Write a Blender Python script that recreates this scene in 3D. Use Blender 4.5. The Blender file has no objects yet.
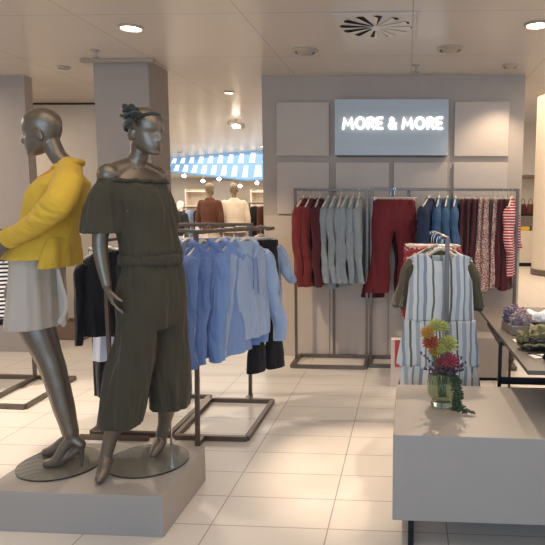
import bpy, bmesh, math, random
from math import sin, cos, pi, radians, tan, atan2, sqrt
from mathutils import Vector, Matrix, Euler, noise
random.seed(7)
SC = bpy.context.scene
COL = SC.collection
V = Vector

# ------------------------------------------------------------------ camera
H = 1.58
FPX, CX, CY = 590.0, 375.0, 272.5
ROT = Matrix.Rotation(radians(3.1), 3, 'Z') @ Matrix.Rotation(radians(90 - 6.43), 3, 'X') @ Matrix.Rotation(radians(.4), 3, 'Z')
cd = bpy.data.cameras.new('camera'); cam = bpy.data.objects.new('camera', cd); COL.objects.link(cam)
cam.matrix_world = Matrix.Translation((0, 0, H)) @ ROT.to_4x4()
cd.sensor_width = 36; cd.lens = FPX / 545 * 36; cd.shift_x = -(CX - 272.5) / 545; cd.clip_start = .05; cd.clip_end = 100
SC.camera = cam
def at(x, y, Y):
    """measured point of the photograph at distance Y"""
    d = ROT @ V(((x - CX) / FPX, -(y - CY) / FPX, -1)); return V((0, 0, H)) + d * (Y / d.y)

# ------------------------------------------------------------------ world + exposure
SC.view_settings.view_transform = 'Standard'; SC.view_settings.look = 'None'
SC.view_settings.gamma = 1; SC.view_settings.exposure = 0.30
SC.view_settings.use_curve_mapping = False
w = bpy.data.worlds.new('world'); SC.world = w; w.use_nodes = True
w.node_tree.nodes['Background'].inputs[0].default_value = (.80, .80, .84, 1)
w.node_tree.nodes['Background'].inputs[1].default_value = .5

def area(name, loc, rot, sx, sy, power, col):
    l = bpy.data.lights.new(name, 'AREA'); l.shape = 'RECTANGLE'; l.size = sx; l.size_y = sy; l.energy = power; l.color = col
    o = bpy.data.objects.new(name, l); COL.objects.link(o); o.location = loc; o.rotation_euler = rot; return o
# daylight from the shop front behind the photographer
area('shopfront_daylight', (-.3, -4.2, 1.7), (radians(90), 0, 0), 6, 2.2, 150, (.36, .64, 1))
# far hall: general light of the many fittings there
area('hall_light', (-5, 12.5, 2.8), (0, 0, 0), 6, 6, 260, (1, .88, .74))
area('hall_light', (-5.5, 18.6, 2.45), (0, 0, 0), 6, 1.5, 90, (1, .88, .74))
area('hall_light', (3.5, 13, 4.1), (0, 0, 0), 4, 8, 330, (1, .80, .60))
area('aisle_fill_light', (-5.6, 5.0, 2.8), (0, 0, 0), 2, 4, 85, (1, .87, .72))  # unseen fill, added to lighten the back wall
area('ceiling_fill_light', (-.3, 1.9, 2.83), (0, 0, 0), 3, 1.5, 22, (1, .86, .72))  # fill light added over the foreground, no fitting behind it
area('ceiling_fill_light', (1.9, 4.3, 2.83), (0, 0, 0), 1, 3, 22, (1, .86, .72))  # second added fill, on the right, without a fitting

# ------------------------------------------------------------------ materials
def lin(c):
    if isinstance(c, str):
        c = [int(c[i:i + 2], 16) / 255 for i in (0, 2, 4)]
        c = [v / 12.92 if v <= .04045 else ((v + .055) / 1.055) ** 2.4 for v in c]
    return (c[0], c[1], c[2], 1)
def mat(name, col, rough=.6, metal=0, var=0, scale=8, bump=0, bscale=60, spec=.5, sheen=0, trans=0, ior=1.45, emit=None, es=0, stretch=None, crease=0):
    m = bpy.data.materials.new(name); m.use_nodes = True; nt = m.node_tree; N = nt.nodes; L = nt.links
    b = N['Principled BSDF']; b.inputs['Base Color'].default_value = lin(col); b.inputs['Roughness'].default_value = rough
    b.inputs['Metallic'].default_value = metal; b.inputs['Specular IOR Level'].default_value = spec
    b.inputs['Sheen Weight'].default_value = sheen; b.inputs['Transmission Weight'].default_value = trans; b.inputs['IOR'].default_value = ior
    if emit: b.inputs['Emission Color'].default_value = lin(emit); b.inputs['Emission Strength'].default_value = es
    tc = N.new('ShaderNodeTexCoord'); mp = N.new('ShaderNodeMapping'); L.new(tc.outputs['Object'], mp.inputs[0])
    if stretch: mp.inputs['Scale'].default_value = stretch
    if var:
        nz = N.new('ShaderNodeTexNoise'); nz.inputs['Scale'].default_value = scale; nz.inputs['Detail'].default_value = 4
        L.new(mp.outputs[0], nz.inputs['Vector'])
        r = N.new('ShaderNodeValToRGB'); c = lin(col)
        r.color_ramp.elements[0].position = .3; r.color_ramp.elements[1].position = .7
        r.color_ramp.elements[0].color = (c[0] * (1 - var), c[1] * (1 - var), c[2] * (1 - var), 1)
        r.color_ramp.elements[1].color = (min(1, c[0] * (1 + var)), min(1, c[1] * (1 + var)), min(1, c[2] * (1 + var)), 1)
        L.new(nz.outputs[0], r.inputs[0]); L.new(r.outputs[0], b.inputs['Base Color'])
    if bump:
        n2 = N.new('ShaderNodeTexNoise'); n2.inputs['Scale'].default_value = bscale; n2.inputs['Detail'].default_value = 3
        L.new(mp.outputs[0], n2.inputs['Vector'])
        bp = N.new('ShaderNodeBump'); bp.inputs['Strength'].default_value = bump; bp.inputs['Distance'].default_value = .01
        L.new(n2.outputs[0], bp.inputs['Height']); L.new(bp.outputs[0], b.inputs['Normal'])
    if crease:
        mp2 = N.new('ShaderNodeMapping'); mp2.inputs['Scale'].default_value = (1, 1, .38); L.new(tc.outputs['Object'], mp2.inputs[0])
        n3 = N.new('ShaderNodeTexNoise'); n3.inputs['Scale'].default_value = 12; n3.inputs['Detail'].default_value = 2; n3.inputs['Distortion'].default_value = .8
        L.new(mp2.outputs[0], n3.inputs['Vector'])
        b3 = N.new('ShaderNodeBump'); b3.inputs['Strength'].default_value = crease; b3.inputs['Distance'].default_value = .03
        L.new(n3.outputs[0], b3.inputs['Height'])
        if bump: L.new(bp.outputs[0], b3.inputs['Normal'])
        L.new(b3.outputs[0], b.inputs['Normal'])
    return m
def grid_mat(name, col, line, ox, oy, wx, wy, mortar, rough, bump=.3, var=.03, spec=.5, metal=0):
    m = mat(name, col, rough, metal, spec=spec); nt = m.node_tree; N = nt.nodes; L = nt.links; b = N['Principled BSDF']
    geo = N.new('ShaderNodeNewGeometry'); mp = N.new('ShaderNodeMapping'); mp.inputs['Location'].default_value = (-ox, -oy, 0)
    L.new(geo.outputs['Position'], mp.inputs[0])
    br = N.new('ShaderNodeTexBrick'); br.offset = 0; br.squash = 1; br.inputs['Scale'].default_value = 1
    br.inputs['Brick Width'].default_value = wx; br.inputs['Row Height'].default_value = wy; br.inputs['Mortar Size'].default_value = mortar
    br.inputs['Mortar Smooth'].default_value = .1; br.inputs['Bias'].default_value = 0
    c = lin(col); c2 = tuple(v * (1 - var) for v in c[:3]) + (1,)
    br.inputs['Color1'].default_value = c; br.inputs['Color2'].default_value = c2; br.inputs['Mortar'].default_value = lin(line)
    L.new(mp.outputs[0], br.inputs['Vector']); L.new(br.outputs['Color'], b.inputs['Base Color'])
    bp = N.new('ShaderNodeBump'); bp.invert = True; bp.inputs['Strength'].default_value = bump; bp.inputs['Distance'].default_value = .004
    L.new(br.outputs['Fac'], bp.inputs['Height'])
    nz = N.new('ShaderNodeTexNoise'); nz.inputs['Scale'].default_value = 1.4; L.new(mp.outputs[0], nz.inputs['Vector'])
    b2 = N.new('ShaderNodeBump'); b2.inputs['Strength'].default_value = .12; b2.inputs['Distance'].default_value = .02
    L.new(nz.outputs[0], b2.inputs['Height']); L.new(bp.outputs[0], b2.inputs['Normal']); L.new(b2.outputs[0], b.inputs['Normal'])
    return m
def stripe_mat(name, stops, axis='X', freq=4.0, rough=.8, wob=0.0, uneven=0):
    """woven / printed stripes; stops = [(pos, colour)] with hard edges, repeated freq times per metre"""
    m = mat(name, 'ffffff', rough); nt = m.node_tree; N = nt.nodes; L = nt.links; b = N['Principled BSDF']
    tc = N.new('ShaderNodeTexCoord'); sp = N.new('ShaderNodeSeparateXYZ'); L.new(tc.outputs['Object'], sp.inputs[0])
    mu = N.new('ShaderNodeMath'); mu.operation = 'MULTIPLY'; mu.inputs[1].default_value = freq; L.new(sp.outputs[axis], mu.inputs[0])
    src = mu
    if wob:
        nz = N.new('ShaderNodeTexNoise'); nz.inputs['Scale'].default_value = 3; L.new(tc.outputs['Object'], nz.inputs[0])
        ma = N.new('ShaderNodeMath'); ma.operation = 'MULTIPLY_ADD'; ma.inputs[1].default_value = wob
        L.new(nz.outputs[0], ma.inputs[0]); L.new(mu.outputs[0], ma.inputs[2]); src = ma
    fr = N.new('ShaderNodeMath'); fr.operation = 'FRACT'; L.new(src.outputs[0], fr.inputs[0])
    r = N.new('ShaderNodeValToRGB'); r.color_ramp.interpolation = 'CONSTANT'
    e = r.color_ramp.elements; e[0].position = 0; e[0].color = lin(stops[0][1]); e[1].position = stops[1][0]; e[1].color = lin(stops[1][1])
    for p, c in stops[2:]:
        k = e.new(p); k.color = lin(c)
    L.new(fr.outputs[0], r.inputs[0]); L.new(r.outputs[0], b.inputs['Base Color'])
    return m
def dots_mat(name, base, dot, scale, thr=.32, rough=.85):
    m = mat(name, base, rough); nt = m.node_tree; N = nt.nodes; L = nt.links; b = N['Principled BSDF']
    tc = N.new('ShaderNodeTexCoord'); vo = N.new('ShaderNodeTexVoronoi'); vo.inputs['Scale'].default_value = scale
    L.new(tc.outputs['Object'], vo.inputs['Vector'])
    r = N.new('ShaderNodeValToRGB'); r.color_ramp.interpolation = 'CONSTANT'; e = r.color_ramp.elements
    e[0].color = lin(dot); e[1].position = thr; e[1].color = lin(base)
    L.new(vo.outputs['Distance'], r.inputs[0]); L.new(r.outputs[0], b.inputs['Base Color']); return m

M = {}
M['floor'] = grid_mat('floor_tiles', 'd8cfc4', '968d84', -.955, 3.018, .584, .2925, .003, .30, .35, .03)
M['ceil'] = grid_mat('ceiling_panels', 'd2c8bd', 'a89c90', .02, 4.12, 1.165, 1.165, .004, .30, .3, .02, spec=.5)
M['wallpaint'] = mat('wall_paint', 'b2a598', .7, var=.02)
M['wallpanel'] = mat('wall_panel', 'c0b3a6', .55, var=.02)
M['pillar'] = mat('pillar_paint', 'a89c92', .75, var=.02)
M['cream'] = mat('cream_wall', 'd5cabb', .7, var=.03)
M['dark_gap'] = mat('dark_gap', '302a26', .8)
M['carpet'] = mat('brown_carpet', '7d6759', .95, var=.12, scale=30)
M['plinth'] = mat('plinth_laminate', 'a39a91', .42, var=.02, scale=3)
M['skin'] = mat('mannequin_metal_lacquer', '786c5e', .34, .6, var=.03, scale=4)
M['skinbrown'] = mat('mannequin_bronze', '83735c', .4, .4)
M['white_skin'] = mat('mannequin_white', 'ebe4da', .5)
M['glass'] = mat('clear_glass', 'f2f3ec', .03, trans=.97, spec=.6)
M['gglass'] = mat('green_tinted_glass', 'd3dac4', .05, trans=.97, ior=1.2)
M['steel'] = mat('bronze_steel', '6e6259', .38, .6, var=.05, scale=20)
M['chrome'] = mat('chrome', 'c8c6c2', .2, .95)
M['black'] = mat('black_metal', '17161a', .4, .3)
M['darktop'] = mat('dark_tabletop', '5b534c', .42, var=.06, scale=3)
M['signface'] = mat('brushed_sign_face', 'b2b7b8', .45, .2, var=.05, scale=2, stretch=(.4, 1, 4))
M['signedge'] = mat('sign_edge', '5c5550', .5, .4)
M['letters'] = mat('lit_letters', 'ffffff', .4, emit='fffaf2', es=1.5)
M['lamp'] = mat('lamp_glow', 'ffffff', .4, emit='fff0d8', es=14)
M['lamp_soft'] = mat('lamp_soft_glow', 'ffffff', .4, emit='ffe6c8', es=5)
M['lamp_dim'] = mat('lamp_dim', 'b5a999', .4, .3)
M['white'] = mat('white_plastic', 'e6ded2', .5)
M['wood'] = mat('pale_wood_hanger', 'd9cbb8', .5, var=.08, scale=20, stretch=(1, 1, 6))
M['olive'] = mat('olive_crepe', crease=.7, col= '403a2a', rough=.85, var=.06, scale=6, bump=.25, bscale=220, sheen=.1)
M['yellow'] = mat('yellow_wool', crease=.25, col= 'dcb038', rough=.8, var=.05, scale=10, bump=.3, bscale=260, sheen=.1)
M['orange'] = mat('lapel_shade_amber', 'c98a24', .7)  # shade inside the lapel put into the colour
M['beige'] = mat('beige_skirt_fabric', crease=.35, col= 'bbae9e', rough=.7, var=.04, bump=.15, bscale=200)
M['charcoal'] = mat('charcoal_velvet', '2b2c26', .9, sheen=.3)
M['blue'] = mat('sky_blue_fleece', crease=.9, col= '7c97c8', rough=.9, var=.06, scale=9, bump=.3, bscale=160, sheen=.15)
M['blue2'] = mat('mid_blue_fleece', crease=.9, col= '6c84b8', rough=.9, var=.06, scale=9, bump=.3, bscale=160, sheen=.15)
M['paleblue'] = mat('pale_blue_fleece', crease=.9, col= '9fb0cc', rough=.9, var=.05, scale=9, bump=.3, bscale=160, sheen=.15)
M['greyblue'] = mat('grey_blue_fleece', crease=.9, col= '8c9cb6', rough=.9, var=.06, scale=9, bump=.3, bscale=160, sheen=.15)
M['blackcloth'] = mat('black_cloth', crease=.6, col= '15151a', rough=.85, var=.1, sheen=.1)
M['whitecloth'] = mat('white_cotton', 'd8dae2', .85, var=.02)
M['burgundy'] = mat('burgundy_knit', crease=.8, col= '641a20', rough=.9, var=.12, scale=14, bump=.4, bscale=120, sheen=.15)
M['wine'] = mat('wine_knit', crease=.8, col= '48161f', rough=.9, var=.12, scale=14, bump=.4, bscale=120, sheen=.1)
M['rust'] = mat('rust_red_twill', crease=.7, col= '6f1c22', rough=.75, var=.08, scale=8, bump=.2, bscale=200, sheen=.1)
M['greyknit'] = mat('grey_marl_knit', crease=.8, col= '8f9698', rough=.92, var=.08, scale=24, bump=.4, bscale=120, sheen=.1)
M['taupe'] = mat('taupe_jersey', crease=.7, col= '6b5d50', rough=.85, var=.06, sheen=.1)
M['kneutral'] = mat('olive_jersey', crease=.7, col= '4c4737', rough=.85, var=.06, sheen=.1)
M['denim'] = mat('blue_denim', crease=.9, col= '40607f', rough=.85, var=.25, scale=14, bump=.3, bscale=300)
M['ddenim'] = mat('dark_denim', '2a3550', .85, var=.3, scale=10, bump=.3, bscale=300)
M['dots'] = dots_mat('burgundy_spotted_print', '8a5a58', 'd3c0b2', 80, .46)
M['redprint'] = dots_mat('red_floral_print', 'a43c40', 'd6b3a0', 45, .36)
M['redstripe'] = stripe_mat('red_white_stripe', [(0, 'a5202c'), (.62, 'e0d0c8')], 'Z', 38)
M['bwstripe'] = stripe_mat('navy_white_stripe', [(0, 'dcd8d4'), (.5, '1c1d28')], 'Z', 30)
S = [(0, 'cdcecb'), (.10, '8e979f'), (.17, 'c9cbc9'), (.27, '5d6258'), (.32, 'cfcfcc'), (.41, 'a1a8ad'), (.50, 'd3d2cf'), (.58, '7e868a'), (.62, 'c3c6c6'), (.72, '86909a'), (.79, 'd0d0cd'), (.90, '62665e'), (.94, 'cfcfcc')]
M['dress'] = stripe_mat('blue_grey_woven_stripe', S, 'X', 3.5, .8, .18)
M['green'] = mat('leaf_green', '33422a', .6, var=.2, scale=20)
M['stem'] = mat('stem_green', '5a6a38', .6)
M['chart'] = mat('chartreuse_bloom', 'aead62', .7, var=.1)
M['orangebloom'] = mat('orange_bloom', 'bd9148', .7, var=.12)
M['redbloom'] = mat('red_pincushion_bloom', 'a8583c', .7, var=.15)
M['pinkbloom'] = mat('dusty_pink_bloom', 'a14852', .7, var=.12)
M['lavender'] = mat('lavender_bloom', '8c7c84', .8, var=.2, scale=30)
M['violet'] = mat('violet_bloom', '5c5368', .8, var=.2, scale=30)
M['pinkheather'] = mat('pink_heather_bloom', 'a5908f', .8, var=.2, scale=30)
M['boxgrey'] = mat('greige_box', '94877c', .7)
M['scarf'] = mat('olive_scarf', '6f6a4a', .85, var=.15, scale=20)
M['boxtop'] = mat('white_box_card', 'd8c8be', .7)
M['red'] = mat('red_card', 'b54848', .6)
M['brown'] = mat('brown_suede', '55301f', .85, var=.1)
M['creamknit'] = mat('cream_knit', 'd8c6b0', .9, var=.05)
M['bluelit'] = mat('blue_lit_cove', '5d7a96', .8, emit='86b6e2', es=.55)
M['whitelit'] = mat('white_lit_cove', '9aa6b0', .8, emit='fffaf0', es=.85)

# ------------------------------------------------------------------ mesh helpers
class MB:
    def __init__(s): s.v = []; s.f = []
    def add(s, vs, fs):
        o = len(s.v); s.v += [tuple(v) for v in vs]; s.f += [tuple(o + i for i in f) for f in fs]; return s
    def box(s, x0, x1, y0, y1, z0, z1):
        return s.add([(x, y, z) for z in (z0, z1) for y in (y0, y1) for x in (x0, x1)],
                     [(0, 2, 3, 1), (4, 5, 7, 6), (0, 1, 5, 4), (2, 6, 7, 3), (0, 4, 6, 2), (1, 3, 7, 5)])
    def loft(s, secs, n=24, cap=True, dome=False):
        """secs: (centre, u, v, a, b) rings of ellipses"""
        vs = []; fs = []
        for c, u, v, a, b in secs:
            for k in range(n):
                t = 2 * pi * k / n; vs.append(c + u * (a * cos(t)) + v * (b * sin(t)))
        for i in range(len(secs) - 1):
            for k in range(n):
                k2 = (k + 1) % n; fs.append((i * n + k, i * n + k2, (i + 1) * n + k2, (i + 1) * n + k))
        if cap: fs.append(tuple(reversed(range(n)))); fs.append(tuple((len(secs) - 1) * n + k for k in range(n)))
        return s.add(vs, fs)
    def tube(s, pts, r, n=8, caps=True, flat=None, smooth=0):
        """tube along points; r a number or list; round ends"""
        pts = [V(p) for p in pts]; rs = list(r) if isinstance(r, (list, tuple)) else [r] * len(pts)
        if smooth: pts, rs = spline(pts, rs, smooth)
        P = []; 
        for i, p in enumerate(pts):
            a = pts[max(0, i - 1)]; b = pts[min(len(pts) - 1, i + 1)]; P.append((b - a).normalized())
        ref = V((0, 0, 1)) if abs(P[0].z) < .8 else V((0, 1, 0))
        u = P[0].cross(ref).normalized(); secs = []
        def sec(p, t, r_, u_):
            v_ = t.cross(u_).normalized(); return (p, u_, v_, r_, r_ * (flat or 1))
        if caps:
            for a in (.15, .6): secs.append(sec(pts[0] - P[0] * rs[0] * cos(a * pi / 2), P[0], rs[0] * sin(a * pi / 2), u))
        for p, t, r_ in zip(pts, P, rs):
            u = (u - t * u.dot(t)).normalized(); secs.append(sec(p, t, r_, u))
        if caps:
            for a in (.6, .15): secs.append(sec(pts[-1] + P[-1] * rs[-1] * cos(a * pi / 2), P[-1], rs[-1] * sin(a * pi / 2), u))
        return s.loft(secs, n)
    def bar(s, a, b, w, h=None):
        """square-section bar between two points"""
        h = h or w; a = V(a); b = V(b); t = (b - a).normalized()
        ref = V((0, 0, 1)) if abs(t.z) < .9 else V((0, 1, 0))
        u = t.cross(ref).normalized(); v = u.cross(t).normalized(); c = [(-1, -1), (1, -1), (1, 1), (-1, 1)]
        vs = [p + u * (w / 2 * i) + v * (h / 2 * j) for p in (a, b) for i, j in c]
        return s.add(vs, [(3, 2, 1, 0), (4, 5, 6, 7)] + [(k, (k + 1) % 4, 4 + (k + 1) % 4, 4 + k) for k in range(4)])
    def cyl(s, c, r, z0, z1, n=32, r2=None):
        r2 = r if r2 is None else r2; X = V((1, 0, 0)); Y = V((0, 1, 0)); c = V((c[0], c[1], 0))
        return s.loft([(c + V((0, 0, z0)), X, Y, r, r), (c + V((0, 0, z1)), X, Y, r2, r2)], n)
    def ball(s, c, r, n=10, m=7, sc=(1, 1, 1)):
        c = V(c); X = V((1, 0, 0)); Y = V((0, 1, 0)); secs = []
        for i in range(m + 1):
            a = pi * (i + .02) / (m + .04); secs.append((c - V((0, 0, cos(a) * r * sc[2])), X, Y, sin(a) * r * sc[0], sin(a) * r * sc[1]))
        return s.loft(secs, n)
    def lathe(s, prof, c=(0, 0, 0), n=24, cap=True):
        X = V((1, 0, 0)); Y = V((0, 1, 0)); return s.loft([(V(c) + V((0, 0, z)), X, Y, r, r) for r, z in prof], n, cap)
    def xf(s, mtx): s.v = [tuple(mtx @ V(v)) for v in s.v]; return s
    def mesh(s, name='m'):
        me = bpy.data.meshes.new(name); me.from_pydata(s.v, [], s.f); me.update(); return me
def spline(pts, rs, k):
    P = []; R = []
    for i in range(len(pts) - 1):
        p0 = pts[max(0, i - 1)]; p1 = pts[i]; p2 = pts[i + 1]; p3 = pts[min(len(pts) - 1, i + 2)]
        for j in range(k):
            t = j / k
            P.append(.5 * ((2 * p1) + (p2 - p0) * t + (2 * p0 - 5 * p1 + 4 * p2 - p3) * t * t + (3 * p1 - p0 - 3 * p2 + p3) * t ** 3))
            tt = t * t * (3 - 2 * t); R.append(rs[i] * (1 - tt) + rs[i + 1] * tt)
    P.append(pts[-1]); R.append(rs[-1]); return P, R
def smooth_secs(S_, k=5):
    """interpolate loft sections (c,u,v,a,b)"""
    out = []; n = len(S_)
    def cr(a, b, c, d, t): return .5 * ((2 * b) + (c - a) * t + (2 * a - 5 * b + 4 * c - d) * t * t + (3 * b - a - 3 * c + d) * t ** 3)
    for i in range(n - 1):
        A = S_[max(0, i - 1)]; B = S_[i]; C_ = S_[i + 1]; D = S_[min(n - 1, i + 2)]
        for j in range(k):
            t = j / k
            u = (B[1] * (1 - t) + C_[1] * t).normalized(); v = (B[2] * (1 - t) + C_[2] * t).normalized()
            out.append((cr(A[0], B[0], C_[0], D[0], t), u, v, max(.001, cr(A[3], B[3], C_[3], D[3], t)), max(.001, cr(A[4], B[4], C_[4], D[4], t))))
    out.append(S_[-1]); return out
def link(name, me, m, parent=None, smooth=True, loc=None):
    o = bpy.data.objects.new(name, me); COL.objects.link(o)
    if m is not None and len(me.materials) == 0: me.materials.append(m)
    if smooth:
        me.polygons.foreach_set('use_smooth', [True] * len(me.polygons))
        try: me.set_sharp_from_angle(angle=radians(42))
        except Exception: pass
    if parent: o.parent = parent
    if loc: o.location = loc
    return o
def obj(name, mb, m, parent=None, smooth=True, bevel=0, loc=None):
    me = mb.mesh(name) if isinstance(mb, MB) else mb
    o = link(name, me, m, parent, smooth, loc)
    if bevel:
        b = o.modifiers.new('bevel', 'BEVEL'); b.width = bevel; b.segments = 2; b.limit_method = 'ANGLE'
    return o
def local(mb, root):
    """move world-built geometry into the frame of an unrotated empty"""
    l = root.location; mb.v = [(v[0] - l.x, v[1] - l.y, v[2] - l.z) for v in mb.v]; return mb
def tag(o, label, cat, group=None, kind=None):
    o['label'] = label; o['category'] = cat
    if group: o['group'] = group
    if kind: o['kind'] = kind
    return o
def thing(name, label, cat, loc=(0, 0, 0), rz=0, group=None):
    o = bpy.data.objects.new(name, None); COL.objects.link(o); o.location = loc; o.rotation_euler = (0, 0, rz); o.empty_display_size = .1
    return tag(o, label, cat, group)
def struct(name, mb, m, bevel=0, parent=None):
    o = obj(name, mb, m, parent, smooth=False, bevel=bevel)
    if not parent: o['kind'] = 'structure'
    return o
def remesh(mb, voxel, smooth=3, disp=None):
    me = mb.mesh('tmp'); o = bpy.data.objects.new('tmp', me); COL.objects.link(o)
    r = o.modifiers.new('r', 'REMESH'); r.mode = 'VOXEL'; r.voxel_size = voxel
    if smooth:
        s = o.modifiers.new('s', 'SMOOTH'); s.iterations = smooth; s.factor = .5
    dg = bpy.context.evaluated_depsgraph_get(); dg.update()
    m2 = bpy.data.meshes.new_from_object(o.evaluated_get(dg)); bpy.data.objects.remove(o); bpy.data.meshes.remove(me)
    m2.materials.clear()
    if disp:
        nor = [v.normal.copy() for v in m2.vertices]
        for v, n in zip(m2.vertices, nor): v.co = v.co + disp(v.co, n)
        m2.update()
    return m2
def folds(amp, sx, sz, off=0, top=None, bottom=None):
    """vertical drapery folds as displacement"""
    def f(p, n):
        q = noise.noise(V((p.x * sx + off, p.y * sx, p.z * sz))) + .5 * noise.noise(V((p.x * sx * 2.1, p.y * sx * 2.1 + off, p.z * sz * 1.7)))
        k = 1
        if top is not None: k = min(1, max(.15, (top - p.z) / (top - bottom)))
        h = V((n.x, n.y, n.z * .3)); return h * (amp * k * q)
    return f

# ------------------------------------------------------------------ setting
struct('floor', MB().box(-9, 6, -5, 22, -.1, 0), M['floor'])
struct('trim_1', MB().box(-9, -3.75, 6.55, 7.6, 0, .006), M['carpet'])
CZ = 2.875
struct('ceiling', MB().box(-9, 1.14, -5, 17.2, CZ, CZ + .1).box(1.14, 6, -5, 6.95, CZ, CZ + .1).box(1.14, 6, 6.95, 7.05, CZ, 4.4).box(1.04, 1.14, 6.95, 17.2, CZ + .1, 4.4).box(1.04, 6, 6.95, 22, 4.4, 4.5), M['ceil'])
# main display wall
WY = 6.07
struct('wall_centre', MB().box(-1.49, 1.145, WY, WY + .55, 0, CZ), M['wallpaint'])
pan = MB(); D = .035
for z0, z1 in ((2.08, 2.615), (1.49, 2.02)):
    for x0, x1 in ((-1.34, -.80), (-.735, -.19), (-.145, .39), (.455, .995)):
        if z0 > 2.05 and -.8 < x0 < .4: continue
        pan.box(x0, x1, WY - D, WY, z0, z1)
for x0, x1 in ((-1.48, -.80), (-.795, -.19), (-.185, .42), (.425, 1.14)): pan.box(x0, x1, WY - .02, WY, .0, 1.475)
struct('wall_panel_cladding', pan, M['wallpanel'], bevel=.006)
# square pillars
struct('wall_pillar_middle', MB().box(-2.87, -2.36, 5.39, 5.83, 0, CZ), M['pillar'])
struct('trim_2', MB().box(-2.95, -2.28, 5.31, 5.37, CZ - .028, CZ - .002), M['lamp_dim'])
struct('wall_pillar_left', MB().box(-5.2, -3.91, 5.97, 6.10, 0, CZ), M['pillar'])
struct('wall_back', MB().box(-7.5, -3.45, 7.6, 7.8, 0, CZ), M['cream'])
struct('shadow_gap_strip', MB().box(-7.5, -3.45, 7.585, 7.6, CZ - .02, CZ - .0), M['dark_gap'])  # dark strip painted in for the shadow gap under the ceiling
struct('baseboard_back', MB().box(-7.5, -3.45, 7.58, 7.6, 0, .05), M['carpet'])
struct('wall_far', MB().box(-9, 6, 20.5, 20.7, 0, 4.4), M['cream'])
# round column on the right
struct('wall_column', MB().cyl((3.64, 14.1), .68, 0, 4.4, 48), M['cream'])
struct('baseboard_column', MB().cyl((3.64, 14.1), .70, 0, .14, 48), M['steel'])
# lit cove far away: curved bulkhead
cv = MB(); cw = MB(); x0, x1 = -9.0, -3.3
N_ = 40
def cove_y(x): return 14.0 + .75 * max(0, -3.6 - x)
def cove_b(x): return 2.19 + .115 * max(0, -3.9 - x)
vs = []; fs = []
for i in range(N_ + 1):
    x = x0 + (x1 - x0) * i / N_; Yc = cove_y(x); zb = cove_b(x); vs += [(x, Yc + .15, CZ), (x, Yc - .10, zb), (x, Yc - .02, zb - .03), (x, Yc + .3, CZ)]
for i in range(N_):
    a = i * 4; b = a + 4; fs += [(a, b, b + 1, a + 1), (a + 1, b + 1, b + 2, a + 2), (a + 2, b + 2, b + 3, a + 3)]
cv.add(vs, fs)
cove = obj('cove_light', cv, M['bluelit'], smooth=False); tag(cove, 'curved pale blue lit ceiling cove over the far hall', 'cove light')
for r in range(2):
    for i in range(12):
        x = -7.1 + i * .34 + r * .16; Yc = cove_y(x); zb0 = cove_b(x); hh_ = CZ - zb0
        zt, zb = (zb0 + hh_ * .93, zb0 + hh_ * .58) if r == 0 else (zb0 + hh_ * .48, zb0 + hh_ * .08)
        yt = Yc + .15 - .25 * (CZ - zt) / hh_ - .03; yb = Yc + .15 - .25 * (CZ - zb) / hh_ - .03
        mb = MB().add([(x - .06, yt, zt), (x + .06, yt, zt), (x + .09, yb, zb), (x - .09, yb, zb), (x - .06, yt + .01, zt), (x + .06, yt + .01, zt), (x + .09, yb + .01, zb), (x - .09, yb + .01, zb)],
                      [(0, 3, 2, 1), (4, 5, 6, 7), (0, 1, 5, 4), (2, 3, 7, 6), (1, 2, 6, 5), (0, 4, 7, 3)])
        obj('light_pane', mb, M['whitelit'], cove)
struct('ceiling_bulkhead', MB().box(-9, 1.04, 17.3, 20.5, 2.50, 2.58), M['ceil'])

# ------------------------------------------------------------------ ceiling fittings
def downlight(px, py_, r, lit, power, label, spot=None):
    d = ROT @ V(((px - CX) / FPX, -(py_ - CY) / FPX, -1)); p = V((0, 0, H)) + d * ((CZ - H) / d.z)
    t = thing('ceiling_light', label, 'ceiling light', (p.x, p.y, CZ))
    obj('trim_ring', MB().lathe([(r * 1.22, 0), (r * 1.22, -.008), (r, -.016), (r * .96, -.004), (r * .96, 0)], n=28), M['lamp_dim'], t)
    obj('lens', MB().lathe([(r * .95, -.001), (r * .9, -.010), (.001, -.012)], n=28), M[lit], t)
    if power:
        l = bpy.data.lights.new('lamp_light', 'SPOT'); l.energy = power; l.color = (1, .85, .70); l.spot_size = radians(spot or 75); l.spot_blend = .6; l.shadow_soft_size = .06
        o = bpy.data.objects.new('lamp_light', l); COL.objects.link(o); o.parent = t; o.location = (0, 0, -.03)
    return t
downlight(131, 27, .075, 'lamp', 110, 'bright round downlight above the jumpsuit mannequin and square pillar', 95)
downlight(537, 24, .075, 'lamp', 90, 'bright round downlight at the upper right corner', 95)
def spot_to(name_px, tgt, label, power, size=38, r=.085, lit='lamp_dim'):
    d = ROT @ V(((name_px[0] - CX) / FPX, -(name_px[1] - CY) / FPX, -1)); p = V((0, 0, H)) + d * ((CZ - H) / d.z)
    t = thing('ceiling_spotlight', label, 'spotlight', (p.x, p.y, CZ))
    obj('trim_ring', MB().lathe([(r * 1.25, 0), (r * 1.25, -.010), (r, -.022), (r * .95, 0)], n=28), M['lamp_dim'], t)
    obj('lens', MB().ball((0, 0, -.012), r * .82, 20, 8, (1, 1, .45)), M[lit], t)
    l = bpy.data.lights.new('lamp_light', 'SPOT'); l.energy = power; l.color = (1, .80, .60); l.spot_size = radians(size); l.spot_blend = .7; l.shadow_soft_size = .04
    o = bpy.data.objects.new('lamp_light', l); COL.objects.link(o); o.parent = t; o.location = (0, 0, -.07)
    o.rotation_euler = (V(tgt) - V((p.x, p.y, CZ - .07))).to_track_quat('-Z', 'Y').to_euler(); return t
spot_to((305, 50), (-.25, 3.45, 0), 'round recessed spotlight left of the swirl air diffuser', 330, 26)
spot_to((450, 48), (.25, 3.3, .8), 'round recessed spotlight right of the swirl air diffuser', 170, 50)
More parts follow.
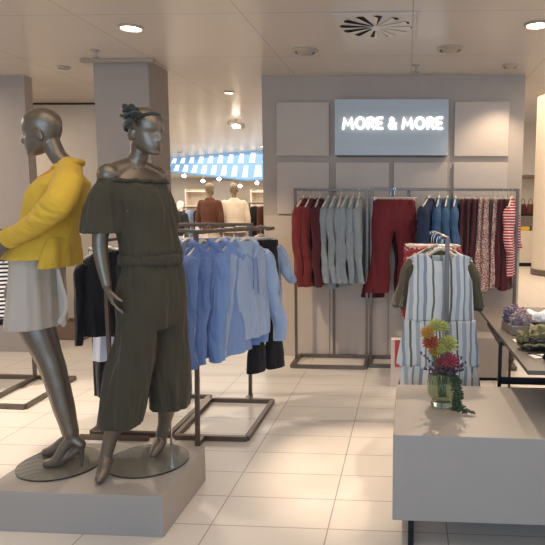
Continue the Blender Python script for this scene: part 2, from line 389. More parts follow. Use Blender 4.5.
spot_to((510, 65), (.8, 5.9, .4), 'small recessed spotlight at the display wall top right', 36, 100, .06)
for i, (x, y, lb) in enumerate(((229, 92, 'small lit downlight beyond the pillar, nearest the display wall'), (262, 146, 'small bright lamp at the left edge of the display wall'), (64, 67, 'small unlit ceiling disc left of the square pillar'))):
    downlight(x, y, .05, 'lamp' if i < 2 else 'lamp_dim', 0, lb)
def track(px, py_, Y, label, n=2):
    p = at(px, py_, Y)
    t = thing('track_spotlight', label, 'spotlight', (p.x, p.y, p.z))
    obj('lamp_head', MB().tube([(-.09, 0, .02), (.09, 0, -.02)], [.045, .055], 12), M['white'], t)
    obj('bulb', MB().ball((.02, -.05, -.03), .05, 12, 6, (1.3, .6, .6)), M['lamp'], t)
    obj('stem', MB().tube([(0, 0, .02), (0, 0, CZ - p.z)], .01, 6), M['lamp_dim'], t)
downlight_extra = [('round downlight over the aisle left of the mannequins', (-3.0, 4.0), 260), ('round downlight over the aisle before the pillar', (-2.55, 2.3), 60)]
for lb, (lx, ly), pw in downlight_extra:
    t = thing('ceiling_light', lb, 'ceiling light', (lx, ly, CZ)); obj('lens', MB().lathe([(.07, -.001), (.066, -.010), (.001, -.012)], n=28), M['lamp'], t); obj('trim_ring', MB().lathe([(.09, 0), (.09, -.008), (.072, -.014), (.07, 0)], n=28), M['lamp_dim'], t)
    l = bpy.data.lights.new('lamp_light', 'SPOT'); l.energy = pw; l.color = (1, .86, .72); l.spot_size = radians(48); l.spot_blend = .6; l.shadow_soft_size = .06
    o = bpy.data.objects.new('lamp_light', l); COL.objects.link(o); o.parent = t; o.location = (0, 0, -.03)
l = bpy.data.lights.new('wall_washer', 'SPOT'); l.energy = 120; l.color = (1, .74, .48); l.spot_size = radians(36); l.spot_blend = .8; l.shadow_soft_size = .05
o = bpy.data.objects.new('wall_washer', l); COL.objects.link(o); o.location = (-2.05, 4.40, CZ - .05); o.rotation_euler = (V((-1.25, 6.05, .75)) - o.location).to_track_quat('-Z', 'Y').to_euler()
track(236, 125, 9.0, 'white track spotlight hanging beyond the square pillar')
for i, (x, y, Y, pos) in enumerate(((180, 152, 11.5, 'unlit one nearest the square pillar'), )):
    downlight(x, y, .06, 'lamp_dim', 0, 'small ceiling disc before the blue lit cove, ' + pos)
nm = ['leftmost', 'second from the left', 'middle', 'fourth from the left', 'rightmost']
for i, (x, y) in enumerate(((184, 176), (203, 181), (219, 179), (240, 186), (257, 183))):
    p = at(x, y, 13.4)
    mb = MB().ball((0, 0, 0), .045, 12, 8, (1, 1, .8))
    t = thing('far_spotlight', 'small glowing lamp under the blue cove, ' + nm[i] + ' of the row', 'lamp', p, group='lamps under the blue cove')
    obj('bulb', mb, M['lamp'], t); obj('stem', MB().tube([(0, .03, .02), (0, .03, CZ - p.z)], .003, 6), M['lamp_dim'], t)
# swirl diffuser
t = thing('air_diffuser', 'square ceiling air diffuser with a radial swirl of slots', 'air vent', (-.245, 4.42, CZ))
obj('plate', MB().box(-.29, .29, -.29, .29, -.012, 0), M['ceil'], t, smooth=False, bevel=.003)
for k in range(12):
    a = 2 * pi * k / 12 + .1
    def pt(r, a_, z): return (r * cos(a_), r * sin(a_), z)
    mb = MB().add([pt(.03, a - .10, -.0135), pt(.25, a - .13, -.0135), pt(.262, a, -.0135), pt(.25, a + .13, -.0135), pt(.03, a + .10, -.0135), pt(.03, a - .10, -.0125), pt(.25, a - .13, -.0125), pt(.262, a, -.0125), pt(.25, a + .13, -.0125), pt(.03, a + .10, -.0125)],
                  [(0, 1, 2, 3, 4), (9, 8, 7, 6, 5), (0, 5, 6, 1), (1, 6, 7, 2), (2, 7, 8, 3), (3, 8, 9, 4), (4, 9, 5, 0)])
    sl = obj('slot', mb, M['dark_gap'], t, smooth=False)
    obj('vane', MB().add([pt(.03, a - .09, -.014), pt(.25, a - .125, -.014), pt(.25, a + .01, -.026), pt(.03, a + .0, -.018), pt(.03, a - .09, -.016), pt(.25, a - .125, -.016), pt(.25, a + .01, -.028), pt(.03, a + .0, -.020)],
                         [(0, 3, 2, 1), (4, 5, 6, 7), (0, 1, 5, 4), (1, 2, 6, 5), (2, 3, 7, 6), (3, 0, 4, 7)]), M['white'], sl, smooth=False)
obj('hub', MB().cyl((0, 0), .03, -.03, -.012, 16), M['white'], t)
def sprinkler(px, py_, label):
    d = ROT @ V(((px - CX) / FPX, -(py_ - CY) / FPX, -1)); p = V((0, 0, H)) + d * ((CZ - H) / d.z)
    t = thing('sprinkler', label, 'sprinkler', (p.x, p.y, CZ), group='ceiling sprinklers')
    obj('collar', MB().cyl((0, 0), .035, -.01, 0, 16), M['lamp_dim'], t); obj('head', MB().cyl((0, 0), .010, -.06, -.01, 10).cyl((0, 0), .025, -.064, -.058, 14), M['chrome'], t)
sprinkler(416, 65, 'small sprinkler head on the ceiling above the sign'); sprinkler(95, 50, 'small sprinkler head on the ceiling before the square pillar')

# ------------------------------------------------------------------ sign
t = thing('shop_sign', 'grey metal wall sign reading MORE & MORE in lit white letters', 'sign', (-.173, WY, 2.356))
obj('panel', MB().box(-.565, .565, -.10, -.012, -.273, .273), M['signface'], t, smooth=False, bevel=.004)
obj('back_box', MB().box(-.55, .55, -.012, 0, -.285, .26), M['signedge'], t, smooth=False)
G = {'M': (1.12, [[(0, 0), (.17, 1), (.56, .28), (.95, 1), (1.12, 0)]]),
     'O': (1.10, [[(.55 + .5 * cos(a * pi / 12), .5 + .5 * sin(a * pi / 12)) for a in range(25)]]),
     'R': (.72, [[(0, 0), (0, 1), (.38, 1), (.60, .9), (.66, .72), (.58, .54), (.36, .45), (0, .45)], [(.32, .45), (.70, 0)]]),
     'E': (.60, [[(.58, 1), (0, 1), (0, 0), (.60, 0)], [(0, .5), (.50, .5)]]),
     '&': (.86, [[(.84, 0), (.22, .66), (.18, .86), (.34, 1), (.54, .9), (.52, .70), (.12, .42), (.04, .22), (.16, .03), (.38, 0), (.60, .12), (.82, .46)]])}
tot = 0; txt = 'MORE & MORE'; gap = .36
for ch in txt: tot += .42 if ch == ' ' else G[ch][0] + gap
tot -= gap; sx = 1.0 / (tot + .28); h = .103; x = -.5 + .14 * sx + .012
for ch in txt:
    if ch == ' ': x += .42 * sx; continue
    mb = MB()
    for st in G[ch][1]: mb.tube([(x + p[0] * sx, -.112, .040 - .052 + h * p[1]) for p in st], .0125, 10, flat=1)
    obj('letter', mb, M['letters'], t); x += (G[ch][0] + gap) * sx

# ------------------------------------------------------------------ plinth
PZ = .205
t = tag(obj('display_plinth', MB().box(-2.03, -1.142, 2.60, 3.19, 0, PZ), M['plinth'], smooth=False, bevel=.003), 'low square greige plinth carrying the two dressed mannequins', 'plinth')

# ------------------------------------------------------------------ mannequins
def basis(yaw):
    """heading h and its right-hand side"""
    h = V((cos(yaw), sin(yaw), 0)); return h, V((h.y, -h.x, 0))
def head_mb(pos, yaw, pitch=0, s=1.0):
    secs = [(0.0, .018, .078, .045), (.006, .030, .086, .02), (.016, .040, .090, -.005), (.03, .048, .091, -.035), (.05, .056, .090, -.058), (.075, .062, .089, -.078), (.10, .067, .088, -.090),
            (.125, .071, .091, -.098), (.15, .073, .090, -.100), (.172, .071, .084, -.097), (.192, .064, .073, -.087), (.208, .052, .056, -.071), (.220, .035, .035, -.048), (.228, .014, .012, -.020)]
    F = []
    for z, w_, yf, yb in secs: F.append((V((0, (yf + yb) / 2, z)), V((1, 0, 0)), V((0, 1, 0)), w_, (yf - yb) / 2))
    F = smooth_secs(F, 5); mb = MB().loft(F, 64)
    def g(d, s_): return math.exp(-d * d / (2 * s_ * s_))
    out = []
    for x, y, z in mb.v:
        if y > 0:
            k = min(1, y / .05)
            y += k * (.026 * g(x, .0085) * (g(z - .072, .010) if z < .072 else g(z - .072, .020)) + .009 * g(x, .008) * g(z - .10, .014))
            y += k * (-.007 * (g(x - .030, .014) + g(x + .030, .014)) * g(z - .106, .011))
            y += k * (.003 * g(abs(x) - .030, .018) * g(z - .126, .007))
            y += k * (.008 * g(x, .017) * g(z - .046, .0045) + .007 * g(x, .015) * g(z - .036, .0045) - .005 * g(x, .02) * g(z - .041, .0025))
            y += k * (-.004 * g(x, .03) * g(z - .024, .006) + .006 * g(x, .014) * g(z - .010, .009))
        out.append((x, y, z))
    mb.v = out
    for sgn in (-1, 1):
        mb.loft([(V((sgn * .064, -.012, .088 + .0)) + V((sgn * dx, -dx * .5, 0)), V((0, .95, -.15)), V((0, .2, 1)), .017 * k, .031 * k) for dx, k in ((-.006, .8), (.004, 1), (.012, .98), (.014, .8))], 16)
    h, r = basis(yaw); R_ = Matrix((r, h, V((0, 0, 1)))).transposed().to_4x4()
    mb.xf(Matrix.Translation(pos) @ R_ @ Matrix.Rotation(pitch, 4, 'X') @ Matrix.Scale(s, 4) @ Matrix.Translation((0, .01, -.0)))
    return mb
def hand(mb, wrist, d, n, left=False, curl=.35, s=1.0):
    d = V(d).normalized(); n = V(n); n = (n - d * n.dot(d)).normalized(); sd = d.cross(n) * (-1 if left else 1)
    w_ = V(wrist)
    mb.loft(smooth_secs([(w_ - d * .02, sd, n, .023, .018), (w_ + d * .01, sd, n, .024, .016), (w_ + d * .045 * s, sd, n, .035, .014), (w_ + d * .085 * s, sd, n, .038, .012), (w_ + d * .10 * s, sd, n, .034, .008)], 3), 16)
    for off, L_, r_ in ((-.029, .062, .0072), (-.010, .074, .0078), (.010, .080, .0080), (.029, .072, .0078)):
        p = w_ + d * .088 * s + sd * off; P = [p - d * .02]; a = .08
        for q in (.45, .30, .25):
            P.append(P[-1] + (d * cos(a) + n * sin(a) + sd * off * 2) * ((L_ + .02) * q * s)); a += curl
        mb.tube(P, [r_ * 1.1, r_, r_ * .92, r_ * .72], 10)
    p = w_ + d * .02 + sd * .022
    mb.tube([p, p + (d * .7 + sd * .55 + n * .2) * .035, p + (d * .85 + sd * .5 + n * .35) * .065, p + (d * .95 + sd * .4 + n * .45) * .088], [.014, .012, .010, .008], 10)
def figure(J, voxel=.0045):
    """one continuous mannequin body from named joints"""
    mb = MB(); up = V((0, 0, 1)); T = []
    for key in J['torso']:
        c, yaw, a, b = key; h, r = basis(yaw); T.append((V(c), r, h, a, b))
    mb.loft(smooth_secs(T, 5), 36)
    for c, r_ in J.get('bust', ()): mb.ball(c, r_, 16, 10)
    mb.tube(J['neck'], J.get('neck_r', [.055, .044, .043, .046]), 20, smooth=4)
    for A in J.get('traps', ()): mb.tube(A, [.042, .046, .050], 16, smooth=4)
    for A in J['arms']: mb.tube(A[:4], [.046, .043, .036, .023], 16, smooth=5, flat=1); 
    for A in J['arms']: mb.ball(A[0], .056, 16, 10)
    for A in J['hands']: hand(mb, *A)
    for L_ in J['legs']: mb.tube(L_, J.get('leg_r', [.085, .086, .074, .052, .056, .050, .034, .029]), 22, smooth=4)
    for f in J['feet']:
        an, heel, ball_, toe, stil = f; an = V(an); heel = V(heel); ball_ = V(ball_); toe = V(toe)
        mid = (an + ball_) / 2 + V((0, 0, .012))
        mb.tube([an, mid, ball_ + V((0, 0, .006)), toe], [.031, .030, .032, .024], 18, smooth=4)
        mb.tube([an, heel + V((0, 0, .022))], [.030, .025], 14)
        mb.tube([heel + V((0, 0, .012)), (heel + ball_) / 2 + V((0, 0, -.004)), ball_ - V((0, 0, .006))], [.018, .022, .026], 14, smooth=3)
        if stil:
            b0 = V((heel.x, heel.y, PZ + .012)); mb.tube([heel + V((0, 0, .012)), (heel + b0) / 2, b0 + (ball_ - heel) * .03], [.018, .0105, .009], 12)
    hp, hy, hpit = J['head']; mb.add(*(lambda m: (m.v, m.f))(head_mb(V(hp), hy, hpit)))
    return remesh(mb, voxel, 4)
def glass_disc(root, c, r):
    o = obj('base_disc', local(MB().cyl(c, r, PZ + .001, PZ + .011, 72), root), M['glass'], root, smooth=False)
    o['label'] = 'round clear glass base disc'; return o

# ---- mannequin in the olive jumpsuit
R2 = thing('mannequin', 'bronze-grey mannequin in an olive off-shoulder jumpsuit with a dark head bow', 'mannequin', (-1.378, 2.975, PZ))
yb = radians(-38)                     # body heading
h2, r2 = basis(yb)
pel = at(152, 300, 2.93); ch = at(139, 205, 2.90); nb = at(134, 169, 2.90)
shR = at(109, 175, 2.79); shL = at(156, 177, 3.02)
hipR = pel + r2 * .085 - V((0, 0, .03)); hipL = pel - r2 * .085 - V((0, 0, .03))
legR = [hipR, at(136, 340, 2.86), at(130, 375, 2.83), at(124, 400, 2.81), at(117, 420, 2.80), at(110, 440, 2.79), at(106, 458, 2.785)]
legR = [legR[0], legR[0] * .5 + legR[1] * .5] + legR[1:]
legL = [hipL, at(168, 340, 3.0), at(168, 370, 3.02), at(168, 390, 3.04), at(167, 405, 3.06), at(164, 425, 3.07), at(160, 441, 3.075)]
legL = [legL[0], legL[0] * .5 + legL[1] * .5] + legL[1:]
fR = (legR[-1], legR[-1] + V((-.0, .03, -.05)), V((-1.500, 2.735, PZ + .038)), V((-1.500, 2.700, PZ + .026)), False)
fL = (legL[-1], legL[-1] + V((.0, .035, -.04)), V((-1.348, 3.02, PZ + .050)), V((-1.350, 2.985, PZ + .038)), False)
elR = at(100, 246, 2.76); wrR = at(107, 286, 2.74)
elL = shL + V((.03, .10, -.27)); wrL = elL + V((-.10, -.02, -.22))
hb = at(147, 157, 2.90) + V((-.02, 0, .008))
J2 = dict(torso=[(pel - V((0, 0, .07)), yb, .12, .09), (pel, yb, .165, .115), (pel + V((0, 0, .10)), yb, .145, .10), (at(150, 256, 2.93), yb, .115, .085), (at(146, 235, 2.92), yb, .125, .095), (ch, yb, .15, .105),
                 (at(137, 186, 2.90), yb, .165, .085), (at(135, 175, 2.90), yb, .13, .065), (nb, yb, .07, .055)],
          bust=[(ch + h2 * .05 + r2 * .065 - V((0, 0, .02)), .055), (ch + h2 * .05 - r2 * .065 - V((0, 0, .02)), .055)],
          neck=[nb - V((0, 0, .05)), nb + V((.012, 0, .03)), at(139, 156, 2.905), at(140, 144, 2.92)],
          traps=[[nb + V((0, 0, .02)), nb * .45 + shR * .55 + V((0, 0, .012)), shR], [nb + V((0, 0, .02)), nb * .45 + shL * .55 + V((0, 0, .012)), shL]],
          arms=[[shR, shR * .5 + elR * .5, elR, wrR], [shL, shL * .5 + elL * .5, elL, wrL]],
          hands=[(wrR, (at(117, 312, 2.72) - wrR), (.75, .25, -.1), False, .25, .95), (wrL, V((-.3, -.1, -1)), (-.6, .6, 0), True, .3, .95)],
          legs=[legR, legL], feet=[fR, fL], head=(hb + V((.0, 0, .008)), radians(-24), radians(-7)))
R2b = figure(J2); R2b.transform(Matrix.Translation(-R2.location)); link('body', R2b, M['skin'], R2)
glass_disc(R2, (-1.378, 2.975), .212)
obj('support_rod', local(MB().tube([(-1.30, 3.10, PZ + .008), (-1.29, 3.08, .62)], .006, 8), R2), M['chrome'], R2)
# jumpsuit
mb = MB()
def E(px, py_, Y, yaw, a, b): h, r = basis(yaw); return (at(px, py_, Y), r, h, a, b)
mb.loft(smooth_secs([E(135, 181, 2.90, yb, .160, .10), E(136, 186, 2.90, yb, .163, .122), E(138, 198, 2.905, yb, .158, .145), E(141, 210, 2.91, yb, .152, .150), E(145, 225, 2.915, yb, .152, .135), E(148, 240, 2.92, yb, .150, .130),
                     E(150, 250, 2.925, yb, .155, .136), E(151, 257, 2.93, yb, .148, .125)], 6), 40)
for (a, bq, c, d, e, sg) in ((at(107, 181, 2.78), at(105, 194, 2.775), at(103, 208, 2.77), at(102, 222, 2.765), at(101.5, 233, 2.76), 1), (at(156, 180, 3.02), at(159, 196, 3.03), at(161, 207, 3.04), at(163, 216, 3.05), at(164, 223, 3.05), -1)):
    X_, Y_ = r2, h2
    mb.loft(smooth_secs([(a + V((0, 0, .012)), X_, Y_, .052, .052), (a * .6 + bq * .4, X_, Y_, .066, .064), (bq, X_, Y_, .074, .072), (c, X_, Y_, .080, .078), (d, X_, Y_, .084, .084), (e, X_, Y_, .086, .086)], 5), 26)
neckhold = None
mb.loft(smooth_secs([E(151, 254, 2.93, yb, .146, .118), E(151, 262, 2.93, yb, .150, .12), E(152, 285, 2.93, yb, .178, .142), E(152, 308, 2.93, yb, .188, .145), E(152, 326, 2.93, yb, .18, .13)], 5), 40)
mb.loft(smooth_secs([E(140, 275, 2.885, yb, .09, .12), E(138, 310, 2.87, yb, .102, .122), E(134, 345, 2.85, yb, .108, .112), E(129, 375, 2.83, yb, .118, .108), E(125, 400, 2.81, yb, .114, .10), E(122, 418, 2.80, yb, .108, .098), E(121, 425, 2.80, yb, .106, .096)], 6), 34)
mb.loft(smooth_secs([E(164, 275, 2.98, yb, .09, .12), E(166, 310, 2.99, yb, .098, .12), E(168, 345, 3.01, yb, .102, .11), E(169, 375, 3.02, yb, .106, .105), E(170, 395, 3.03, yb, .106, .102), E(170, 408, 3.03, yb, .104, .10)], 6), 34)
def js_disp(p, n):
    q = noise.noise(V((p.x * 17, p.y * 17, p.z * 1.5))) + .5 * noise.noise(V((p.x * 38, p.y * 38 + 5, p.z * 2.5)))
    big = noise.noise(V((p.x * 7 + 3 + p.z * 2, p.y * 7, p.z * 2.2)))
    k = 1.35
    if p.z < 1.05: k = 1.7
    g = sin(atan2(p.y - 2.93, p.x + 1.28) * 34) * .0025 * math.exp(-abs(p.z - 1.325) / .05)
    return V((n.x, n.y, n.z * .3)) * (.0115 * k * q + .013 * k * big - .008 * k * abs(noise.noise(V((p.x * 13 + 9, p.y * 13, p.z * 1.2)))) + g)
jm = remesh(mb, .0055, 3, js_disp); jm.transform(Matrix.Translation(-R2.location)); js = link('jumpsuit', jm, M['olive'], R2)
mb = MB().loft(smooth_secs([E(150.5, 253, 2.93, yb, .150, .126), E(151, 255, 2.93, yb, .161, .138), E(151, 262, 2.93, yb, .163, .140), E(151, 264, 2.93, yb, .150, .126)], 3), 48)
obj('waistband', local(mb, R2), M['olive'], js)
mb = MB(); p = at(119, 258, 2.84)
mb.tube([p, p + V((-.005, -.006, -.06)), p + V((0, -.008, -.11))], .010, 8, flat=.4)
obj('belt_loop_tie', local(mb, R2), M['olive'], js)
mb = MB(); pts = []
for k in range(41):
    a = 2 * pi * k / 40; c = at(135.5, 182, 2.90) + r2 * (.165 * cos(a)) + h2 * (.110 * sin(a)); pts.append(c + V((0, 0, .004 + .0035 * sin(a * 26))))
mb.tube(pts, .0085, 8, caps=False); obj('gathered_neckline', local(mb, R2), M['olive'], js)
# head scarf band + bow
hc = hb + V((0, 0, .008)); hh, hr = basis(radians(-24))
mb = MB(); ring = []
Rw = Matrix((hr, hh, V((0, 0, 1)))).transposed()
for k in range(25):
    a = 2 * pi * k / 24; ring.append((.078 * cos(a), -.004 + .0985 * sin(a), .150 + .028 * sin(a)))
def hl(x, y, z): return hc + Rw @ V((x, y + .01, z))
us = []
secs = []
for k in range(25):
    x, y, z = ring[k]; c = hl(x, y, z); out = (Rw @ V((x, y, 0))).normalized(); secs.append((c, V((0, 0, 1)), out, .015, .004))
mb.loft(secs, 10, cap=False)
obj('head_band', local(mb, R2), M['charcoal'], R2)
mb = MB(); kx = hl(.078, .035, .165)
mb.ball(kx, .022, 12, 8)
for dx, dy, dz, s_ in ((-.030, -.03, .040, .9), (-.045, -.03, .0, .85), (.025, -.045, .012, .8), (-.025, -.04, -.045, .8), (.0, -.03, .045, .8)):
    d = V((dx, dy, dz)).normalized(); d = Rw @ V((abs(dx) * .6 + .01, dy * 1.0, dz))if False else V((dx, dy, dz)); e = kx + d * s_
    mb.tube([kx, kx + d * .45 * s_ + V((0, 0, .006)), e, e + d * .15], [.010, .024, .030, .016], 12, flat=.55, smooth=3)
lf = at(124, 131, 2.80)
obj('bow', local(mb, R2), M['charcoal'], R2)

# ---- mannequin in the yellow blazer
R1 = thing('mannequin', 'bald grey mannequin in a yellow blazer and beige skirt, facing left', 'mannequin', (-1.838, 2.895, PZ))
y1 = radians(183); h1, r1 = basis(y1)
pel1 = at(33, 292, 2.92); nb1 = at(69, 172, 2.92)
shN = at(64, 188, 2.75); shF = at(72, 186, 3.10)
elN = at(44, 220, 2.70); wrN = at(10, 240, 2.73)
elF = at(50, 222, 3.14); wrF = at(20, 240, 3.08)
def hipleg(dy):
    Y = 2.92 + dy
    P = [at(31, 300, Y), at(34, 318, Y), at(39, 332, Y), at(51, 361, Y), at(57, 380, Y), at(63, 402, Y), at(70, 428, Y), at(72.5, 438, Y)]
    return P
lgN = hipleg(-.05); lgF = hipleg(.09)
lgF = [p + V((-.010 - .002 * (i_ < 4), 0, 0)) for i_, p in enumerate(lgF)]
def foot1(P, dx=0, dy=0):
    a = P[-1]; tz = PZ + .032
    heel = V((a.x + .045, a.y, a.z - .055)); ball_ = V((a.x - .085, a.y - .01, tz)); toe = V((a.x - .135, a.y - .015, PZ + .024)); return (a, heel, ball_, toe, True)
hb1 = at(47.5, 154, 2.92)
J1 = dict(leg_r=[.08, .086, .080, .062, .057, .052, .040, .032], torso=[(pel1 - V((0, 0, .08)), y1, .11, .085), (pel1, y1, .16, .115), (at(38, 270, 2.92), y1, .14, .10), (at(46, 245, 2.92), y1, .11, .08), (at(53, 225, 2.92), y1, .12, .09), (at(60, 205, 2.92), y1, .14, .10),
                 (at(66, 190, 2.92), y1, .15, .08), (at(69, 181, 2.92), y1, .12, .06), (nb1, y1, .06, .05)],
          neck=[nb1 - V((-.01, 0, .05)), nb1 + V((-.012, 0, .03)), at(57, 155, 2.92), at(49, 138, 2.92)],
          arms=[[shN, shN * .5 + elN * .5, elN, wrN], [shF, shF * .5 + elF * .5, elF, wrF]],
          hands=[(wrN, V((-.7, .15, -.45)), (.25, .9, -.2), True, .3, .9), (wrF, V((-.4, -.1, -.7)), (.25, -.9, -.2), False, .3, .9)],
          legs=[lgN, lgF], feet=[foot1(lgN), foot1(lgF)], head=(hb1 + V((.005, 0, .000)), radians(186), radians(-7)))
b1 = figure(J1); b1.transform(Matrix.Translation(-R1.location)); link('body', b1, M['skin'], R1)
glass_disc(R1, (-1.822, 2.905), .208)
obj('support_rod', local(MB().tube([(-1.86, 3.03, PZ + .008), (-1.86, 3.02, .60)], .006, 8), R1), M['chrome'], R1)
# blazer
def X1(y, xl, xr, b, Y=2.92, tilt=0):
    a = at(xl + 4, y, Y); c = at(xr - (1 if 178 < y < 215 else 4), y, Y); return ((a + c) / 2, V((1, 0, tilt)).normalized(), V((0, 1, 0)), (c - a).length / 2, b)
mb = MB().loft(smooth_secs([X1(162, 60, 77, .055), X1(167, 57, 79, .075), X1(174, 49, 81, .13), X1(182, 42, 83, .19), X1(192, 33, 82, .20), X1(206, 27, 82, .19), X1(220, 22, 81, .17), X1(234, 16, 79, .16), X1(245, 10, 77, .17), X1(254, 7, 76, .185), X1(258, 6, 75.5, .19)], 5), 44)
mb.tube([shN + V((0, .02, 0)), at(58, 203, 2.705), at(43, 217, 2.69), at(29, 228, 2.70), at(11, 237.5, 2.725)], [.074, .068, .060, .052, .047], 22, smooth=5, caps=True)
mb.tube([at(69, 168, 2.92), shN + V((0, .03, .012))], [.06, .075], 18)
mb.tube([at(69, 168, 2.92), shF + V((0, -.03, .012))], [.06, .075], 18)
mb.tube([shF, at(60, 205, 3.16), at(50, 222, 3.16), at(30, 232, 3.14), at(16, 242, 3.10)], [.066, .066, .060, .05, .046], 22, smooth=5)
eb = at(42, 221, 2.64)
def bl_disp(p, n):
    d = (p - eb).length
    w_ = math.exp(-(d / .10) ** 2)
    wr = (.0065 * noise.noise(V((p.x * 18 + p.z * 34, p.y * 10, p.z * 10 - p.x * 16))) - .009 * abs(noise.noise(V((p.x * 26 + p.z * 44, p.y * 12, p.x * 9))))) * w_ * 1.6
    q = noise.noise(V((p.x * 9 + p.z * 4, p.y * 9, p.z * 5))) * .007 + noise.noise(V((p.x * 20, p.y * 20 + 7, p.z * 14))) * .0028
    fl = sin(p.y * 38 + p.x * 30) * .010 * max(0, min(1, (1.42 - p.z) / .14))
    return n * (wr + q) + V((n.x, n.y, 0)) * fl
bm_ = remesh(mb, .0055, 3, bl_disp); bm_.transform(Matrix.Translation(-R1.location)); bz = link('blazer', bm_, M['yellow'], R1)
# peplum back flare, collar, lapel, cuff band, placket
mb = MB()
mb.loft(smooth_secs([X1(236, 50, 77, .13), X1(245, 49, 77.5, .155), X1(255, 48, 78, .170), X1(266, 47, 77, .178)], 5), 30)
def pf(p, n): return V((n.x, n.y, 0)) * (sin(p.y * 60 + p.x * 60) * .004 + .004 * noise.noise(p * 20))
pm = remesh(mb, .0055, 2, pf); pm.transform(Matrix.Translation(-R1.location)); link('peplum', pm, M['yellow'], bz)
mb = MB(); pts = []
for k in range(15):
    a = radians(-150 + 300 * k / 14); c = at(67.5, 165, 2.92); pts.append(c + V((.060 * cos(a) + .004, .070 * sin(a), .020 * cos(a) - .006)))
mb.tube(pts, .019, 10, flat=.8)
obj('collar', local(mb, R1), M['yellow'], bz)
mb = MB()
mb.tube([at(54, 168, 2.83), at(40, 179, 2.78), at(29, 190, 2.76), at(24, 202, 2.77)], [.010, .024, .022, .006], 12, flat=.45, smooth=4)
lp = obj('lapel', local(mb, R1), M['orange'], bz); lp['label'] = 'lapel edge, its shade painted amber'
mb = MB().tube([at(14, 236, 2.722), at(8, 239, 2.73)], [.050, .050], 20, caps=False)
obj('cuff', local(mb, R1), M['yellow'], bz)
# skirt
mb = MB().loft(smooth_secs([X1(250, 16, 61, .155), X1(262, 15, 62, .17), X1(280, 14, 62, .18), X1(300, 12.5, 63, .19), X1(316, 10.5, 64, .195), X1(325, 10, 65, .195)], 5), 40)
sm = remesh(mb, .0055, 3, folds(.009, 14, 1.0, 3)); sm.transform(Matrix.Translation(-R1.location)); sk = link('skirt', sm, M['beige'], R1)
mb = MB()
mb.tube([at(56, 262, 2.84), at(61, 285, 2.83), at(66, 305, 2.83), at(60, 322, 2.83)], [.008, .013, .014, .012], 10, flat=.35, smooth=4)
mb.tube([at(57, 262, 2.90), at(60, 290, 2.90), at(63, 324, 2.90)], [.008, .014, .016], 10, flat=.35, smooth=4)
obj('tie', local(mb, R1), M['beige'], sk)

# ------------------------------------------------------------------ hangers and hanging garments (local frame: hook over rail at origin, garment faces -Y)
CNT = {}
def hanger_mesh(w_=.40, clip=False):
    mb = MB()
    hook = [(.012 * cos(a) , 0, -.003 + .014 * sin(a)) for a in [radians(q) for q in (-20, 20, 60, 100, 140, 180, 210)]]
    mb.tube([(0, 0, -.075), (0, 0, -.03)] + hook, .0022, 6)
    me2 = MB()
    if clip: me2.tube([(-w_ / 2, 0, -.085), (w_ / 2, 0, -.085)], .007, 8); me2.box(-w_ / 2 + .02, -w_ / 2 + .05, -.010, .010, -.115, -.075); me2.box(w_ / 2 - .05, w_ / 2 - .02, -.010, .010, -.115, -.075)
    else: me2.tube([(-w_ / 2, 0, -.165), (-w_ / 4, 0, -.115), (-.02, 0, -.073), (.02, 0, -.073), (w_ / 4, 0, -.115), (w_ / 2, 0, -.165)], [.008, .009, .011, .011, .009, .008], 8, smooth=2)
    return mb, me2
def make_hanger(loc, rz, label, group, w_=.38, clip=False):
    t = thing('clothes_hanger', label, 'hanger', loc, rz, group); a, b = hanger_mesh(w_, clip)
    obj('hook', a, M['chrome'], t); obj('crossbar' if clip else 'arms', b, M['wood'], t); return t
X_ = V((1, 0, 0)); Y_ = V((0, 1, 0))
def drape(mb, amp, fx, fz, seed, ztop=-.12, zr=.5):
    out = []
    for x, y, z in mb.v:
        k = max(.1, min(1, (ztop - z) / zr)); q = noise.noise(V((x * fx + seed, y * 3, z * fz))) - .55 * abs(noise.noise(V((x * fx * 1.9 + seed * 2, y * 5, z * fz * 1.6 + 3)))) + .18; out.append((x + .4 * amp * k * noise.noise(V((z * 5, seed, y * 4))), y + amp * k * q * 1.6, z))
    mb.v = out; return mb
